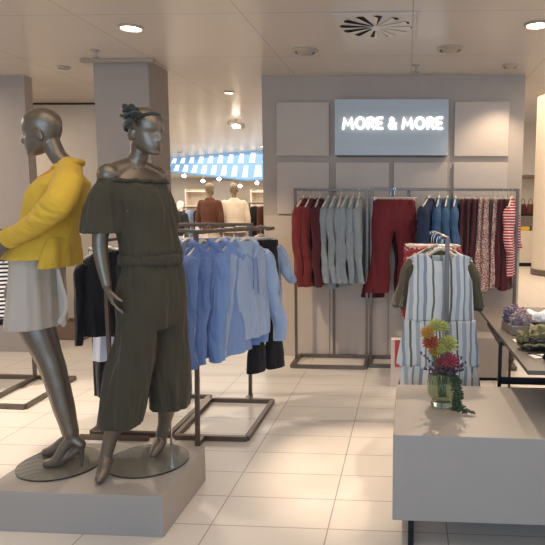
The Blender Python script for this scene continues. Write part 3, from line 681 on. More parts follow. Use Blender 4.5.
def top(name, cat, label, group, loc, rz, m, L_=.62, w_=.21, sl=.55, th=.05, sr=.05, hood=False, strings=False, seed=0, hanger=True, hlabel=None, ang=.10, hem=0, tilt=0, sm=None):
    """sweater / shirt / jacket on a hanger"""
    t = thing(name, label, cat, loc, rz, group); zs = -.115
    S_ = [(V((0, 0, -.088)), X_, Y_, .062, .030), (V((0, 0, -.100)), X_, Y_, .085, .034), (V((0, 0, -.128)), X_, Y_, w_ * .62, .036), (V((0, 0, -.165)), X_, Y_, w_ * .86, .042), (V((0, 0, -.215)), X_, Y_, w_ * .96, th), (V((0, 0, -.35)), X_, Y_, w_ * .98, th),
          (V((0, 0, -.1 - L_ * .75)), X_, Y_, w_ * 1.02, th * 1.05), (V((0, 0, -.1 - L_)), X_, Y_, w_ * (1.02 + hem), th * 1.0)]
    mb = MB().loft(smooth_secs(S_, 5), 40); body = obj('body', drape(mb, .022, 16, 1.5, seed), m, t)
    for sg in (-1, 1):
        a = ang; p0 = V((sg * w_ * .76, 0, -.178)); P = [p0, p0 + V((sg * .045, -.004, -.07)), p0 + V((sg * (.045 + sl * .4 * sin(a)), -.012, -.07 - sl * .35)), p0 + V((sg * (.045 + sl * sin(a)), -.03, -.06 - sl * .72)), p0 + V((sg * (.045 + sl * sin(a)), -.045, -sl))]
        mb = MB().tube(P, [sr * .9, sr * 1.1, sr, sr * .85, sr * .7], 18, smooth=4, flat=.62, caps=False); obj('sleeve', drape(mb, .020, 26, 5, seed + sg, -.1, .3), sm or m, t)
    if hood:
        mb = MB(); P_ = [(0, .050, -.088), (-.066, .030, -.086), (-.076, -.015, -.112), (-.045, -.044, -.158), (.004, -.056, -.205)]
        mb.tube(P_, [.026, .026, .023, .019, .010], 12, smooth=5); mb.tube([(-x, y - (.008 if z < -.15 else 0), z) for x, y, z in P_], [.026, .026, .023, .019, .010], 12, smooth=5)
        mb.tube([(-.085, .030, -.112), (-.05, .072, -.150), (0, .085, -.185), (.05, .072, -.150), (.085, .030, -.112)], [.018, .032, .040, .032, .018], 14, smooth=4)
        mb.tube([(-.088, .01, -.118), (-.080, -.030, -.150), (-.04, -.052, -.200)], [.014, .014, .006], 10, smooth=4); mb.tube([(.088, .01, -.118), (.080, -.030, -.150), (.04, -.052, -.200)], [.014, .014, .006], 10, smooth=4)
        obj('hood', mb, m, t)
    else:
        mb = MB(); pts = [(.066 * cos(2 * pi * k / 20), .030 * sin(2 * pi * k / 20) - .004, -.092 - .010 * (sin(2 * pi * k / 20) < 0)) for k in range(21)]
        mb.tube(pts, .008, 8, caps=False); obj('collar', mb, m, t)
    if strings:
        mb = MB(); 
        for sg in (-1, 1): mb.tube([(sg * .018, -.075, -.20), (sg * .020, -.082, -.30), (sg * .024, -.080, -.43 - .02 * sg)], .0045, 8, smooth=3)
        obj('drawstring', mb, M['blue2'], t)
    if hanger: make_hanger(loc, rz, hlabel or ('hanger of the ' + label), None)
    return t
def trousers(label, group, loc, rz, m, L_=.95, w_=.19, flare=.10, seed=0, th=.045, hlabel=None, spread=.1, hw=None):
    t = thing('trousers', label, 'trousers', loc, rz, group); z0 = -.105
    mb = MB()
    mb.loft(smooth_secs([(V((0, 0, z0)), X_, Y_, w_ * .93, th * .6), (V((0, 0, z0 - .04)), X_, Y_, w_ * .95, th * .8), (V((0, 0, z0 - .15)), X_, Y_, w_ * 1.02, th), (V((0, 0, z0 - .25)), X_, Y_, w_ * 1.06, th), (V((0, 0, z0 - .31)), X_, Y_, w_ * 1.0, th * .8)], 4), 36)
    for sg in (-1, 1):
        c = w_ * .52
        mb.loft(smooth_secs([(V((sg * c, 0, z0 - .18)), X_, Y_, c * .95, th), (V((sg * c * 1.04, 0, z0 - .32)), X_, Y_, c * 1.0, th), (V((sg * (c + spread * .4), 0, z0 - L_ * .6)), X_, Y_, c * .80, th * .9), (V((sg * (c + spread * .7), 0, z0 - L_ * .85)), X_, Y_, flare * .95, th * .9), (V((sg * (c + spread), 0, z0 - L_)), X_, Y_, flare, th)], 5), 26)
    me = remesh(mb, .008, 2, lambda p, n: V((n.x, n.y, 0)) * (.010 * noise.noise(V((p.x * 18 + seed, p.y * 5, p.z * 2.0))) + .004 * noise.noise(V((p.x * 30 + seed, p.y * 30, p.z * 9)))))
    lg = link('legs', me, m, t)
    obj('waistband', MB().loft([(V((0, 0, z0 + .004)), X_, Y_, w_ * .93, th * .66), (V((0, 0, z0 - .038)), X_, Y_, w_ * .96, th * .86)], 36), m, t)
    for q in (-.75, -.3, .3, .75): obj('belt_loop', MB().box(q * w_ - .006, q * w_ + .006, -th * 1.0, -th * .45, z0 - .042, z0 + .006), m, t)
    make_hanger(loc, rz, hlabel or ('hanger of the ' + label), None, hw or w_ * 2.05, True); return t
def slip(name, cat, label, group, loc, rz, m, L_, w0, w1, th=.05, seed=0, clip=True, z0=-.10, hlabel=None):
    """skirt or plain dress panel"""
    t = thing(name, label, cat, loc, rz, group)
    S_ = [(V((0, 0, z0)), X_, Y_, w0, th * .6), (V((0, 0, z0 - .04)), X_, Y_, w0 * 1.02, th * .8), (V((0, 0, z0 - L_ * .5)), X_, Y_, (w0 + w1) / 2, th), (V((0, 0, z0 - L_)), X_, Y_, w1, th * 1.15)]
    mb = MB().loft(smooth_secs(S_, 10), 48); obj('panel', drape(mb, .020, 22, 1.2, seed, z0, L_ * .6), m, t)
    obj('waistband', MB().loft([(V((0, 0, z0 + .004)), X_, Y_, w0 * 1.0, th * .66), (V((0, 0, z0 - .03)), X_, Y_, w0 * 1.03, th * .84)], 36), m, t)
    make_hanger(loc, rz, hlabel or ('hanger of the ' + label), None, w0 * 2 * .95, clip); return t

# ------------------------------------------------------------------ racks
def rack(name, label, parts, loc=(0, 0, 0), rz=0):
    t = thing(name, label, 'clothes rack', loc, rz)
    for nme, segs, wd in parts:
        for sg in segs:
            mb = MB(); pts = sg
            for a, b in zip(pts[:-1], pts[1:]): mb.bar(a, b, wd)
            obj(nme, local(mb, t), M['steel'], t, smooth=False, bevel=.0015)
    return t
ZR = 1.735
# left wall rack
rack('garment_rack', 'left bronze steel wall rack holding burgundy and grey knitwear', [
    ('base_frame', [[(-1.11, 5.58, .018), (-.39, 5.58, .018), (-.39, 6.0, .018), (-1.11, 6.0, .018), (-1.11, 5.58, .018)]], .035),
    ('upright', [[(-1.11, 5.82, .03), (-1.11, 5.82, ZR + .012)], [(-.395, 5.82, .03), (-.395, 5.82, ZR + .012)], [(-.745, 5.98, .03), (-.745, 5.98, ZR)]], .026),
    ('top_rail', [[(-1.11, 5.82, ZR), (-.395, 5.82, ZR)]], .022), ('stay', [[(-.745, 5.98, ZR), (-.745, 5.82, ZR)]], .02)], (-.75, 5.8, 0))
rack('garment_rack', 'wide right bronze steel wall rack behind the striped dress', [
    ('base_frame', [[(-.35, 5.66, .018), (1.065, 5.66, .018), (1.065, 6.0, .018), (-.35, 6.0, .018), (-.35, 5.66, .018)]], .035),
    ('upright', [[(-.355, 5.86, .03), (-.355, 5.86, ZR + .022)], [(1.068, 5.86, .03), (1.068, 5.86, ZR + .022)], [(.01, 5.98, .03), (.01, 5.98, ZR)]], .028),
    ('top_rail', [[(-.355, 5.86, ZR + .01), (1.068, 5.86, ZR + .01)]], .024), ('stay', [[(.01, 5.98, ZR), (.01, 5.86, ZR)]], .02)], (.35, 5.8, 0))
ordn = ['first', 'second', 'third', 'fourth', 'fifth', 'sixth', 'seventh', 'eighth']
gr = 'burgundy sweaters on the left wall rack'
for i, x in enumerate((-1.02, -.95, -.865)):
    top('sweater', 'sweater', ordn[i] + ' burgundy sweater from the left on the left wall rack', gr, (x, 5.82, ZR + .002), radians((80, 82, 86)[i]), M['burgundy'] if i < 2 else M['wine'], L_=.80 + .04 * (i == 2), w_=.20, sl=.76, th=.042, sr=.048, seed=i * 3.1, ang=.03)
gr = 'grey sweaters on the left wall rack'
for i, x in enumerate((-.775, -.715, -.655, -.595, -.535, -.475)):
    top('sweater', 'sweater', ordn[i] + ' grey knit sweater from the left on the left wall rack', gr, (x, 5.82, ZR + .002), radians(79 + 4 * (i % 3)), M['greyknit'], L_=(.80, .86, .80, .84, .74, .80)[i], w_=.20, sl=.72, th=.030, sr=.036, seed=i * 2.3 + 9, ang=.03)
# right wall rack
trousers('rust red wide-leg trousers at the left of the right wall rack', None, (-.13, 5.82, ZR + .012), radians(3), M['rust'], L_=.92, w_=.215, flare=.125, spread=.055)
trousers('dark wine trousers behind the rust red wide-leg trousers', None, (-.17, 5.93, ZR + .0), radians(6), M['wine'], L_=.97, w_=.20, flare=.12, spread=.07, seed=4)
gr = 'denim on the right wall rack'
top('denim_jacket', 'jacket', 'dark blue denim jacket at the left end of the denim row', gr, (.215, 5.80, ZR + .012), radians(68), M['ddenim'], L_=.50, w_=.20, sl=.56, th=.06, sr=.058, seed=2)
for i, x in enumerate((.31, .39, .47)):
    top('denim_shirt', 'shirt', ('first', 'second', 'third')[i] + ' mid-blue denim shirt from the left on the right wall rack', gr, (x, 5.86, ZR + .012), radians(80), M['denim'], L_=.62, w_=.19, sl=.50, th=.036, sr=.040, seed=i + 5, ang=.03)
gr = 'wine dresses on the right wall rack'
for i, x in enumerate((.555, .615, .675)):
    slip('dress', 'dress', ('left', 'middle', 'right')[i] + ' plain wine dress between the denim and the spotted tops', gr, (x, 5.86, ZR + .012), radians(72), M['wine'], .86, .15, .18, .040, i * 3)
gr = 'spotted dresses on the right wall rack'
for i, x in enumerate((.735, .79, .875)):
    slip('spotted_dress', 'dress', ('left', 'middle', 'right')[i] + ' cream and burgundy spotted dress on the right wall rack', gr, (x, 5.86, ZR + .012), radians(70), M['dots'], .92 - .04 * i, .15, .19, .036, i * 3 + 1)
slip('taupe_top', 'top', 'slim taupe top between the spotted dresses', None, (.835, 5.90, ZR + .012), radians(75), M['taupe'], .55, .15, .16, .02, 8)
gr = 'wine skirts on the right wall rack'
for i, x in enumerate((.925, .975)):
    slip('skirt', 'skirt', ('left', 'right')[i] + ' long wine skirt left of the red striped shirt', gr, (x, 5.84, ZR + .012), radians(70), M['wine'], .84 + .03 * i, .14, .19, .045, i * 3 + 4)
top('striped_shirt', 'shirt', 'red and white striped shirt at the right wall rack end', None, (1.01, 5.84, ZR + .012), radians(72), M['redstripe'], L_=.74, w_=.16, sl=.42, th=.038, sr=.052, seed=3, ang=.12)

# striped dress stand
pt_ = at(447, 240, 3.60)
PXs = .262
rack('dress_stand', 'slim steel display stand in front of the striped dress', [
    ('pole', [[(PXs - .005, 3.60, .02), (PXs - .018, 3.60, 1.385)]], .026),
    ('rail', [[(PXs - .018, 3.59, 1.385), (PXs - .07, 4.30, 1.395)]], .022),
    ('base_frame', [[(-.0, 3.60, .018), (.50, 3.60, .018), (.50, 4.35, .018), (-.0, 4.35, .018), (-.0, 3.60, .018)]], .03)], (PXs, 3.60, 0))
def striped_dress():
    loc = (.215, 3.74, 1.385); rz = radians(2)
    t = thing('striped_dress', 'sleeveless white dress with blue and grey stripes and tiered skirt', 'dress', loc, rz)
    # bodice: shoulders with scooped neck, armholes
    n = 48; rows = 26; vs = []; fs = []
    def prof(v):  # v 0 shoulder .. 1 seam ; returns z, half width, depth
        z = -.085 - v * .445; wd = .175 if v < .05 else .175
        arm = .200 - .028 * sin(min(1, v / .42) * pi) if v < .42 else .200 + .022 * (v - .42) / .58
        return z, arm, .030 + .028 * min(1, v * 4)
    for j in range(rows + 1):
        v = j / rows; z, a, b = prof(v)
        for k in range(n):
            th = 2 * pi * k / n; x = a * cos(th); y = b * sin(th)
            zz = z
            nk = math.exp(-(x / .085) ** 4); front = sin(th) < 0
            fall = max(0, 1 - v / .30)
            zz -= (.060 if front else .030) * nk * fall
            zz -= .045 * (abs(x) / .20) ** 2 * fall
            vs.append((x, y, zz))
    for j in range(rows):
        for k in range(n): k2 = (k + 1) % n; fs.append((j * n + k, (j + 1) * n + k, (j + 1) * n + k2, j * n + k2))
    mb = MB().add(vs, fs); ob = obj('bodice', drape(mb, .010, 18, 1.2, 2, -.2, .3), M['dress'], t)
    sol = ob.modifiers.new('s', 'SOLIDIFY'); sol.thickness = .003
    def tier(z0, z1, a0, a1, b0, b1, seed, nm_, off):
        vs = []; fs = []; n = 120; rows = 18
        for j in range(rows + 1):
            v = j / rows; z = z0 + (z1 - z0) * v; a = a0 + (a1 - a0) * v; b = b0 + (b1 - b0) * v
            for k in range(n):
                th = 2 * pi * k / n; r = 1 + .10 * sin(th * 15 + seed + 2 * noise.noise(V((th, seed, 0)))) * (.4 + v) + .12 * v * noise.noise(V((cos(th) * 4 + seed, sin(th) * 4, v)))
                vs.append((a * cos(th) * r - off, b * sin(th) * r * (1 + .35 * noise.noise(V((cos(th) * 6, seed, 0)))), z))
        for j in range(rows):
            for k in range(n): k2 = (k + 1) % n; fs.append((j * n + k, (j + 1) * n + k, (j + 1) * n + k2, j * n + k2))
        o = obj(nm_, MB().add(vs, fs), M['dress'], t); o.location.x = off
        s_ = o.modifiers.new('s', 'SOLIDIFY'); s_.thickness = .003
    tier(-.525, -.825, .220, .232, .058, .080, 1.0, 'skirt_tier', .045)
    tier(-.815, -.975, .232, .240, .085, .100, 5.0, 'hem_tier', -.030)
    make_hanger(loc, rz, 'pale wooden hanger inside the striped dress', None, .35)
striped_dress()
gr = 'jersey tops behind the striped dress'
top('jersey_top', 'top', 'olive jersey top showing at both sides of the striped dress', gr, (.235, 3.90, 1.388), radians(-3), M['kneutral'], L_=.55, w_=.19, sl=.30, th=.045, sr=.048, seed=3, ang=.16)
top('jersey_top', 'top', 'taupe jersey top hung behind the olive one', gr, (.20, 4.02, 1.388), radians(-6), M['taupe'], L_=.55, w_=.19, sl=.31, th=.045, sr=.048, seed=6, ang=.22)
for i, (y, lb) in enumerate(((4.15, 'front red floral skirt clipped behind the jersey tops'), (4.25, 'rear red floral skirt clipped behind the jersey tops'))):
    slip('floral_skirt', 'skirt', lb, 'floral skirts behind the striped dress', (.185 - .01 * i, y, 1.39), radians(4 - 5 * i), M['redprint'], .50, .195, .215, .04, i + 4)

# ------------------------------------------------------------------ hoodies rack
ZA = 1.405
rack('garment_rack', 'freestanding steel rack of blue hoodies right of the jumpsuit', [
    ('upright', [[(-1.362, 3.67, .0), (-1.335, 3.67, ZA + .012)], [(-1.275, 4.66, .0), (-1.25, 4.66, ZA + .012)]], .026),
    ('top_rail', [[(-1.335, 3.67, ZA), (-1.25, 4.66, ZA)]], .024),
    ('rear_arm', [[(-1.25, 4.66, ZA), (-1.03, 4.50, ZA), (-1.03, 4.30, ZA)]], .022),
    ('front_arm', [[(-1.335, 3.68, ZA + .005), (-1.03, 4.06, ZA + .012)], [(-1.335, 3.68, ZA + .005), (-1.72, 3.95, ZA + .012)]], .022),
    ('base_frame', [[(-1.55, 3.77, .018), (-1.06, 3.77, .018), (-1.06, 4.54, .018), (-1.57, 4.54, .018), (-1.55, 3.77, .018)], [(-1.36, 3.66, .016), (-1.36, 3.77, .016)], [(-1.275, 4.54, .016), (-1.275, 4.68, .016)]], .034)], (-1.3, 4.1, 0))
gr = 'blue hoodies on the freestanding rack'
A_ = V((-1.335, 3.68, 0)); B_ = V((-1.06, 4.06, 0))
hd = [(.10, 'blue2', 'sky blue hoodie nearest the front upright'), (.38, 'blue2', 'second sky blue hoodie from the front upright'), (.62, 'blue', 'sky blue hoodie just left of the pale drawstring one'), (.84, 'paleblue', 'pale blue hoodie with drawstrings at the right end of the rack')]
for i, (f, mm, lb) in enumerate(hd):
    p = A_.lerp(B_, f)
    top('hoodie', 'hoodie', lb, gr, (p.x, p.y, ZA + .018), radians((78, 70, 76, 62)[i]), M[mm], L_=(.72, .68, .74, .66)[i], w_=.215, sl=.66, th=.060, sr=.072, hood=True, strings=(i == 3), seed=i * 5, ang=.13, sm=M['greyblue'] if False else None)
for i, (px, lb) in enumerate(((177, 'pale blue hoodie partly hidden behind the jumpsuit'), (187, 'grey blue hoodie left of the front upright'))):
    p = at(px, 232, 3.95 - .07 * i)
    top('hoodie', 'hoodie', lb, gr, (p.x, p.y, ZA + .012), radians(72), M[('paleblue', 'greyblue')[i]], L_=.68, w_=.22, sl=.66, th=.05, sr=.058, hood=True, seed=i * 5 + 31, ang=.04)
trousers('black trousers hanging behind the pale hoodie', None, (at(264, 232, 4.4).x, 4.40, ZA + .015), radians(50), M['blackcloth'], L_=1.0, w_=.12, flare=.085, spread=.03, seed=2)
trousers('black trousers hanging low behind the first blue hoodies', None, (-1.46, 4.28, ZA + .015), radians(45), M['blackcloth'], L_=.82, w_=.17, flare=.10, spread=.03, seed=6)
top('blouse', 'blouse', 'pale blue blouse with a sleeve right of the black trousers', None, (at(261, 232, 4.56).x, 4.56, ZA + .012), radians(35), M['paleblue'], L_=.60, w_=.17, sl=.26, th=.05, sr=.05, seed=12, ang=.24)
# side rack behind the jumpsuit
rack('garment_rack', 'steel display rack with a doubled top rail behind the jumpsuit mannequin', [
    ('upright', [[(-1.77, 4.60, .0), (-1.75, 4.60, 1.42)], [(-2.12, 4.60, 0), (-2.12, 4.60, 1.42)]], .026),
    ('top_rail', [[(-2.12, 4.60, 1.42), (-1.35, 4.60, 1.42)], [(-2.12, 4.85, 1.42), (-1.28, 4.85, 1.42)]], .024),
    ('base_frame', [[(-2.15, 3.80, .016), (-1.60, 3.80, .016), (-1.60, 4.62, .016), (-2.15, 4.62, .016), (-2.15, 3.80, .016)]], .034)], (-1.9, 4.3, 0))
# black garment stand
rack('garment_stand', 'slim stand with black garments behind the jumpsuit mannequin\'s arm', [
    ('pole', [[(-1.965, 3.73, 0), (-1.965, 3.73, 1.345)]], .024), ('rail', [[(-1.965, 3.73, 1.345), (-2.00, 4.25, 1.345)]], .02), ('base', [[(-2.2, 3.73, .014), (-1.72, 3.73, .014)]], .03)], (-1.965, 3.73, 0))
top('black_jacket', 'jacket', 'black jacket hanging behind the jumpsuit mannequin\'s bare arm', None, (at(107, 240, 3.93).x, 3.93, 1.355), radians(14), M['blackcloth'], L_=.58, w_=.185, sl=.56, th=.06, sr=.055, seed=3, ang=.02)
slip('white_blouse', 'blouse', 'white blouse showing below the black jacket', None, (at(108, 240, 4.04).x, 4.04, 1.35), radians(12), M['whitecloth'], .78, .13, .135, .05, 3)
slip('black_skirt', 'skirt', 'long black skirt below the white blouse', None, (at(107, 240, 4.16).x, 4.16, 1.345), radians(10), M['blackcloth'], 1.08, .13, .14, .05, 5)

# ------------------------------------------------------------------ left edge rack
rack('garment_rack', 'low steel rack at the left edge behind the beige skirt', [
    ('base_frame', [[(-3.9, 4.30, .018), (-2.93, 4.26, .018), (-2.98, 5.03, .018), (-3.95, 5.03, .018)], [(-3.30, 4.32, .018), (-3.34, 5.02, .018)]], .034),
    ('upright', [[(-3.62, 4.32, .02), (-3.62, 4.32, 1.36)], [(-3.33, 5.0, .02), (-3.33, 5.0, 1.36)]], .026),
    ('top_rail', [[(-3.9, 4.62, 1.36), (-3.0, 4.62, 1.36)], [(-3.33, 4.62, 1.36), (-3.33, 5.0, 1.36)]], .024)], (-3.4, 4.6, 0))
top('striped_sweater', 'sweater', 'navy and white striped sweater at the left edge', None, (at(2, 240, 4.62).x, 4.62, 1.365), radians(40), M['bwstripe'], L_=.62, w_=.19, sl=.70, th=.05, sr=.05, seed=1, ang=.03)
trousers('black trousers below the striped sweater at the left edge', None, (at(4, 240, 4.80).x, 4.80, 1.355), radians(20), M['blackcloth'], L_=.70, w_=.17, flare=.10, spread=.02)

# ------------------------------------------------------------------ low box behind dress
t = thing('display_box', 'low beige display box on the floor behind the striped dress', 'display box', (.40, 5.42, 0))
obj('box_body', MB().box(-.49, .53, -.13, .13, .03, .40), M['plinth'], t, smooth=False, bevel=.004); obj('plinth_foot', MB().box(-.47, .51, -.11, .11, 0, .03), M['dark_gap'], t, smooth=False)
t = thing('carton', 'white carton with a red label beside the low beige box', 'carton', (-.075, 5.10, 0))
obj('carton_body', MB().box(-.055, .10, -.05, .05, .0, .42), M['boxtop'], t, smooth=False, bevel=.003); obj('label_strip', MB().box(-.02, .06, -.054, -.05, .18, .42), M['red'], t, smooth=False)

# ------------------------------------------------------------------ front table
TZ = .55
t = thing('display_table', 'broad low greige display table on black legs holding the flower vase', 'table', (.70, 2.93, 0))
mb = MB().box(-.052, 1.50, 2.575, 3.34, .142, TZ)
obj('table_body', local(mb, t), M['plinth'], t, smooth=False, bevel=.003)
for x, y in ((.035, 2.62), (.035, 3.22), (1.44, 2.62), (1.44, 3.22)): obj('leg', local(MB().box(x - .013, x + .013, y - .013, y + .013, 0, .142), t), M['black'], t, smooth=False)
obj('stretcher', local(MB().bar((.035, 3.22, .02), (1.44, 3.22, .02), .02).bar((.035, 2.63, .013), (.035, 3.21, .013), .02), t), M['black'], t, smooth=False)

# ------------------------------------------------------------------ black table
t = thing('side_table', 'black framed table with dark grey top overhanging the low table', 'table', (1.1, 3.55, 0))
mb = MB().add([], [])
z0, z1 = .778, .80; c = [(.587, 2.80), (1.7, 2.80), (1.7, 4.62), (.555, 4.62)]
mb.add([(x, y, z) for z in (z0, z1) for x, y in c], [(3, 2, 1, 0), (4, 5, 6, 7), (0, 1, 5, 4), (1, 2, 6, 5), (2, 3, 7, 6), (3, 0, 4, 7)])
obj('tabletop', local(mb, t), M['darktop'], t, smooth=False, bevel=.002)
obj('leg', local(MB().bar((.566, 3.50, 0), (.566, 3.50, z0), .020), t), M['black'], t, smooth=False)
obj('leg', local(MB().bar((.735, 4.12, 0), (.735, 4.12, z0), .016), t), M['steel'], t, smooth=False)
obj('leg', local(MB().bar((1.66, 3.50, 0), (1.66, 3.50, z0), .020), t), M['black'], t, smooth=False)
obj('leg', local(MB().bar((1.66, 4.12, 0), (1.66, 4.12, z0), .020), t), M['black'], t, smooth=False)
obj('crossbar', local(MB().bar((.566, 3.50, .540), (1.66, 3.50, .540), .02, .040), t), M['black'], t, smooth=False)
obj('edge_rail', local(MB().bar((.566, 3.50, .765), (.575, 4.12, .765), .018).bar((.566, 3.5, .765), (1.66, 3.5, .765), .018), t), M['black'], t, smooth=False)

# ------------------------------------------------------------------ vase with flowers
vp = V((.195, 2.985, TZ))
t = thing('flower_vase', 'rounded green glass vase on the low greige table', 'vase', vp)
prof = [(.045, .002), (.055, .006), (.058, .018), (.052, .026), (.066, .040), (.077, .062), (.080, .085), (.078, .110), (.068, .135), (.050, .152), (.042, .160), (.043, .175), (.048, .188)]
inner = [(r - .006, z + .002) for r, z in prof[::-1] if z > .02]
obj('glass', MB().lathe([(r_ * 1.05, z_ * 1.2) for r_, z_ in prof + [(.045, .189)] + inner + [(.02, .022)]], n=40), M['gglass'], t)
ft = thing('flower_bouquet', 'bouquet of chartreuse, orange and red blooms with a trailing vine in the vase', 'flowers', vp)
def bloom(c, r, m, up=(0, -.3, 1), n=46, core=None, label=None):
    mb = MB(); c = V(c); up = V(up).normalized(); a = up.orthogonal().normalized(); b = up.cross(a)
    mb.ball(c, r * .55, 12, 8)
    for k in range(n):
        f = (k + .5) / n; ph = math.acos(1 - 1.25 * f); th = k * 2.39996; d = up * cos(ph) + (a * cos(th) + b * sin(th)) * sin(ph)
        e = c + d * r; mid = c + d * r * .6 + up * r * .05
        mb.tube([c + d * r * .35, mid, e + up * r * .12], [r * .10, r * .14, r * .06], 6)
    o = obj('bloom', mb, m, ft)
    if label: o['label'] = label
    return o
def stem(pts, r=.003): obj('stem', MB().tube(pts, r, 7, smooth=4), M['stem'], ft)
def fl(px, py_, Y=2.93): return at(px, py_, Y) - vp
bl = [(428, 333, .040, 'orangebloom', 'orange bloom at the upper left'), (436, 326, .040, 'chart', 'chartreuse bloom at the top'), (443, 327, .034, 'chart', None), (431, 343, .044, 'redbloom', 'rust red bloom'), (435, 351, .036, 'orangebloom', None), (448, 345, .052, 'chart', 'large chartreuse bloom'), (441, 349, .030, 'chart', None), (450, 361, .044, 'pinkbloom', 'dusty pink bloom low at the right'), (441, 362, .032, 'pinkbloom', None)]
for i, (px, py_, r, m, lb) in enumerate(bl):
    c = fl(px, py_ + 1, 2.90 + .02 * (i % 3)); bloom(c, r, M[m], (c.x * .5, -.5, 1), label=lb)
    stem([c, V((c.x * .4, c.y * .4, .17)), V((.01 * (i - 4) * .5, .004 * (i % 3), .05))])
mb = MB()
for k in range(34):
    a = random.uniform(0, 2 * pi); s0 = V((0, -.01, .165)); e = s0 + V((cos(a) * random.uniform(.06, .135), sin(a) * .05 - .02, random.uniform(.01, .12)))
    mb.tube([s0, (s0 + e) / 2 + V((0, 0, .015)), e], .0016, 5)
    for q in range(5):
        f = .45 + .13 * q; c = s0.lerp(e, f) + V((random.uniform(-.006, .006), random.uniform(-.006, .006), .008)); mb.ball(c, .0055, 6, 4, (1, 1, 1.5))
sp_ = obj('sprig', mb, mat('dusky_sprig', '5d4350', .8, var=.3, scale=60), ft); sp_['label'] = 'dusky brown filler sprigs'
mb = MB(); random.seed(4)
for s_ in range(5):
    P = [V((.015, -.03, .185)), V((.045 + .006 * s_, -.055, .165)), V((.052 + .007 * s_, -.085 - .004 * s_, .10)), V((.055 + .006 * s_, -.09 - .006 * s_, .045)), V((.05 + .022 * s_, -.10 - .010 * s_, .012))]
    Q, _ = spline(P, [1] * 5, 9); mb.tube(Q, .0016, 5)
    for q in Q:
        for w_ in range(2):
            c = q + V((random.uniform(-.013, .013), random.uniform(-.012, .012), random.uniform(-.005, .008))); c.z = max(.007, c.z); mb.ball(c, random.uniform(.005, .008), 6, 4, (1.2, .9, .8))
v_ = obj('trailing_vine', mb, M['green'], ft); v_['label'] = 'dark green trailing vine'

# ------------------------------------------------------------------ things on the black table
TT = .80
t = thing('flower_box', 'small greige box of lavender and violet flowers on the dark tabletop', 'flower box', (.70, 3.70, TT), radians(8))
obj('box', MB().box(-.07, .08, -.11, .11, 0, .055), M['boxgrey'], t, smooth=False, bevel=.003)
random.seed(11)
for i, (cx, cy, r, m, cz) in enumerate(((-.045, .04, .05, 'violet', .085), (-.02, -.05, .055, 'lavender', .085), (.03, -.06, .05, 'pinkheather', .085), (.03, .05, .065, 'pinkheather', .095), (.0, .11, .06, 'lavender', .105))):
    mb = MB()
    for k in range(60):
        d = V((random.gauss(0, 1), random.gauss(0, 1), random.gauss(0, .8) + .4)).normalized() * r * random.uniform(.6, 1); mb.ball(V((cx, cy, cz)) + d * .9, random.uniform(.007, .012), 6, 4)
    mb.ball((cx, cy, cz - .01), r * .7, 8, 6); obj('bloom_cluster', mb, M[m], t)
def crumple(name, label, cat, loc, sx, sy, sz, m, seed, rz=0):
    t = thing(name, label, cat, loc, rz); n = 44; rows = 22; mb = MB()
    mb.ball((0, 0, 0), 1, n, rows); out = []
    for x, y, z in mb.v:
        q = noise.noise(V((x * 1.6 + seed, y * 1.6, z * 1.2))) + .5 * noise.noise(V((x * 4 + seed, y * 4, z * 3))); k = 1 + .28 * q
        out.append((x * sx * k, y * sy * k, max(0, (z * .5 + .5) * sz * (1 + .7 * q))))
    mb.v = out; return t, mb
t, mb = crumple('white_scarf', 'rumpled white scarf at the back of the dark tabletop', 'scarf', (.93, 3.98, TT + .001), .13, .10, .075, None, 3); obj('cloth', mb, M['whitecloth'], t)
t, mb = crumple('olive_scarf', 'rolled olive scarf on the dark tabletop behind the black belt', 'scarf', (.83, 3.45, TT + .001), .16, .11, .075, None, 8, .3); obj('cloth', mb, M['scarf'], t)
mb = MB(); 
for k in range(26): 
    a = k / 25 * .34 - .17; mb.ball((a, -.11 + .012 * sin(k * 1.3), .02), .010, 8, 5, (1, 1, .8))
t, mb2 = crumple('black_scarf', 'dark spotted scarf at the front of the olive one', 'scarf', (.80, 3.24, TT + .001), .17, .07, .062, None, 15, .1); obj('cloth', mb2, M['blackcloth'], t)
obj('bead_trim', mb.xf(Matrix.Translation((0, .03, .02))), M['scarf'], t)
t, mb = crumple('small_pouch', 'small khaki pouch at the left of the scarves', 'pouch', (.655, 3.26, TT + .001), .040, .045, .075, None, 22); obj('pouch_body', mb, M['scarf'], t)
obj('pouch_clasp', MB().box(-.02, .02, -.05, -.040, .03, .045), M['black'], t, smooth=False)
def card(label, loc, rz, w_, d_, m='white', tilt=0):
    t = thing('price_card', label, 'card', loc, rz, 'cards on the dark tabletop'); obj('card', MB().box(-w_ / 2, w_ / 2, -d_ / 2, d_ / 2, 0, .003).xf(Matrix.Rotation(tilt, 4, 'X')), M[m], t, smooth=False)
card('white paper card lying at the front left of the scarves', (.70, 3.07, TT + .001), .3, .09, .075)
card('white paper card lying at the front right of the scarves', (.80, 3.04, TT + .001), -.4, .06, .09)
card('small white tag resting beside the flower box', (.665, 3.42, TT + .001), .5, .075, .05, tilt=.3)
t = thing('sunglasses', 'dark sunglasses lying between the two white cards', 'sunglasses', (.752, 3.02, TT + .002), radians(25))
obj('lens', MB().ball((-.033, 0, .016), .027, 14, 8, (1, .2, .7)), M['black'], t); obj('lens', MB().ball((.033, 0, .016), .027, 14, 8, (1, .2, .7)), M['black'], t)
obj('temple', MB().tube([(-.06, 0, .02), (-.062, .07, .015), (-.055, .12, .006)], .003, 6), M['black'], t); obj('temple', MB().tube([(.06, 0, .02), (.062, .07, .015), (.055, .12, .006)], .003, 6), M['black'], t)
obj('bridge', MB().tube([(-.012, 0, .02), (0, -.002, .024), (.012, 0, .02)], .0025, 6), M['black'], t)

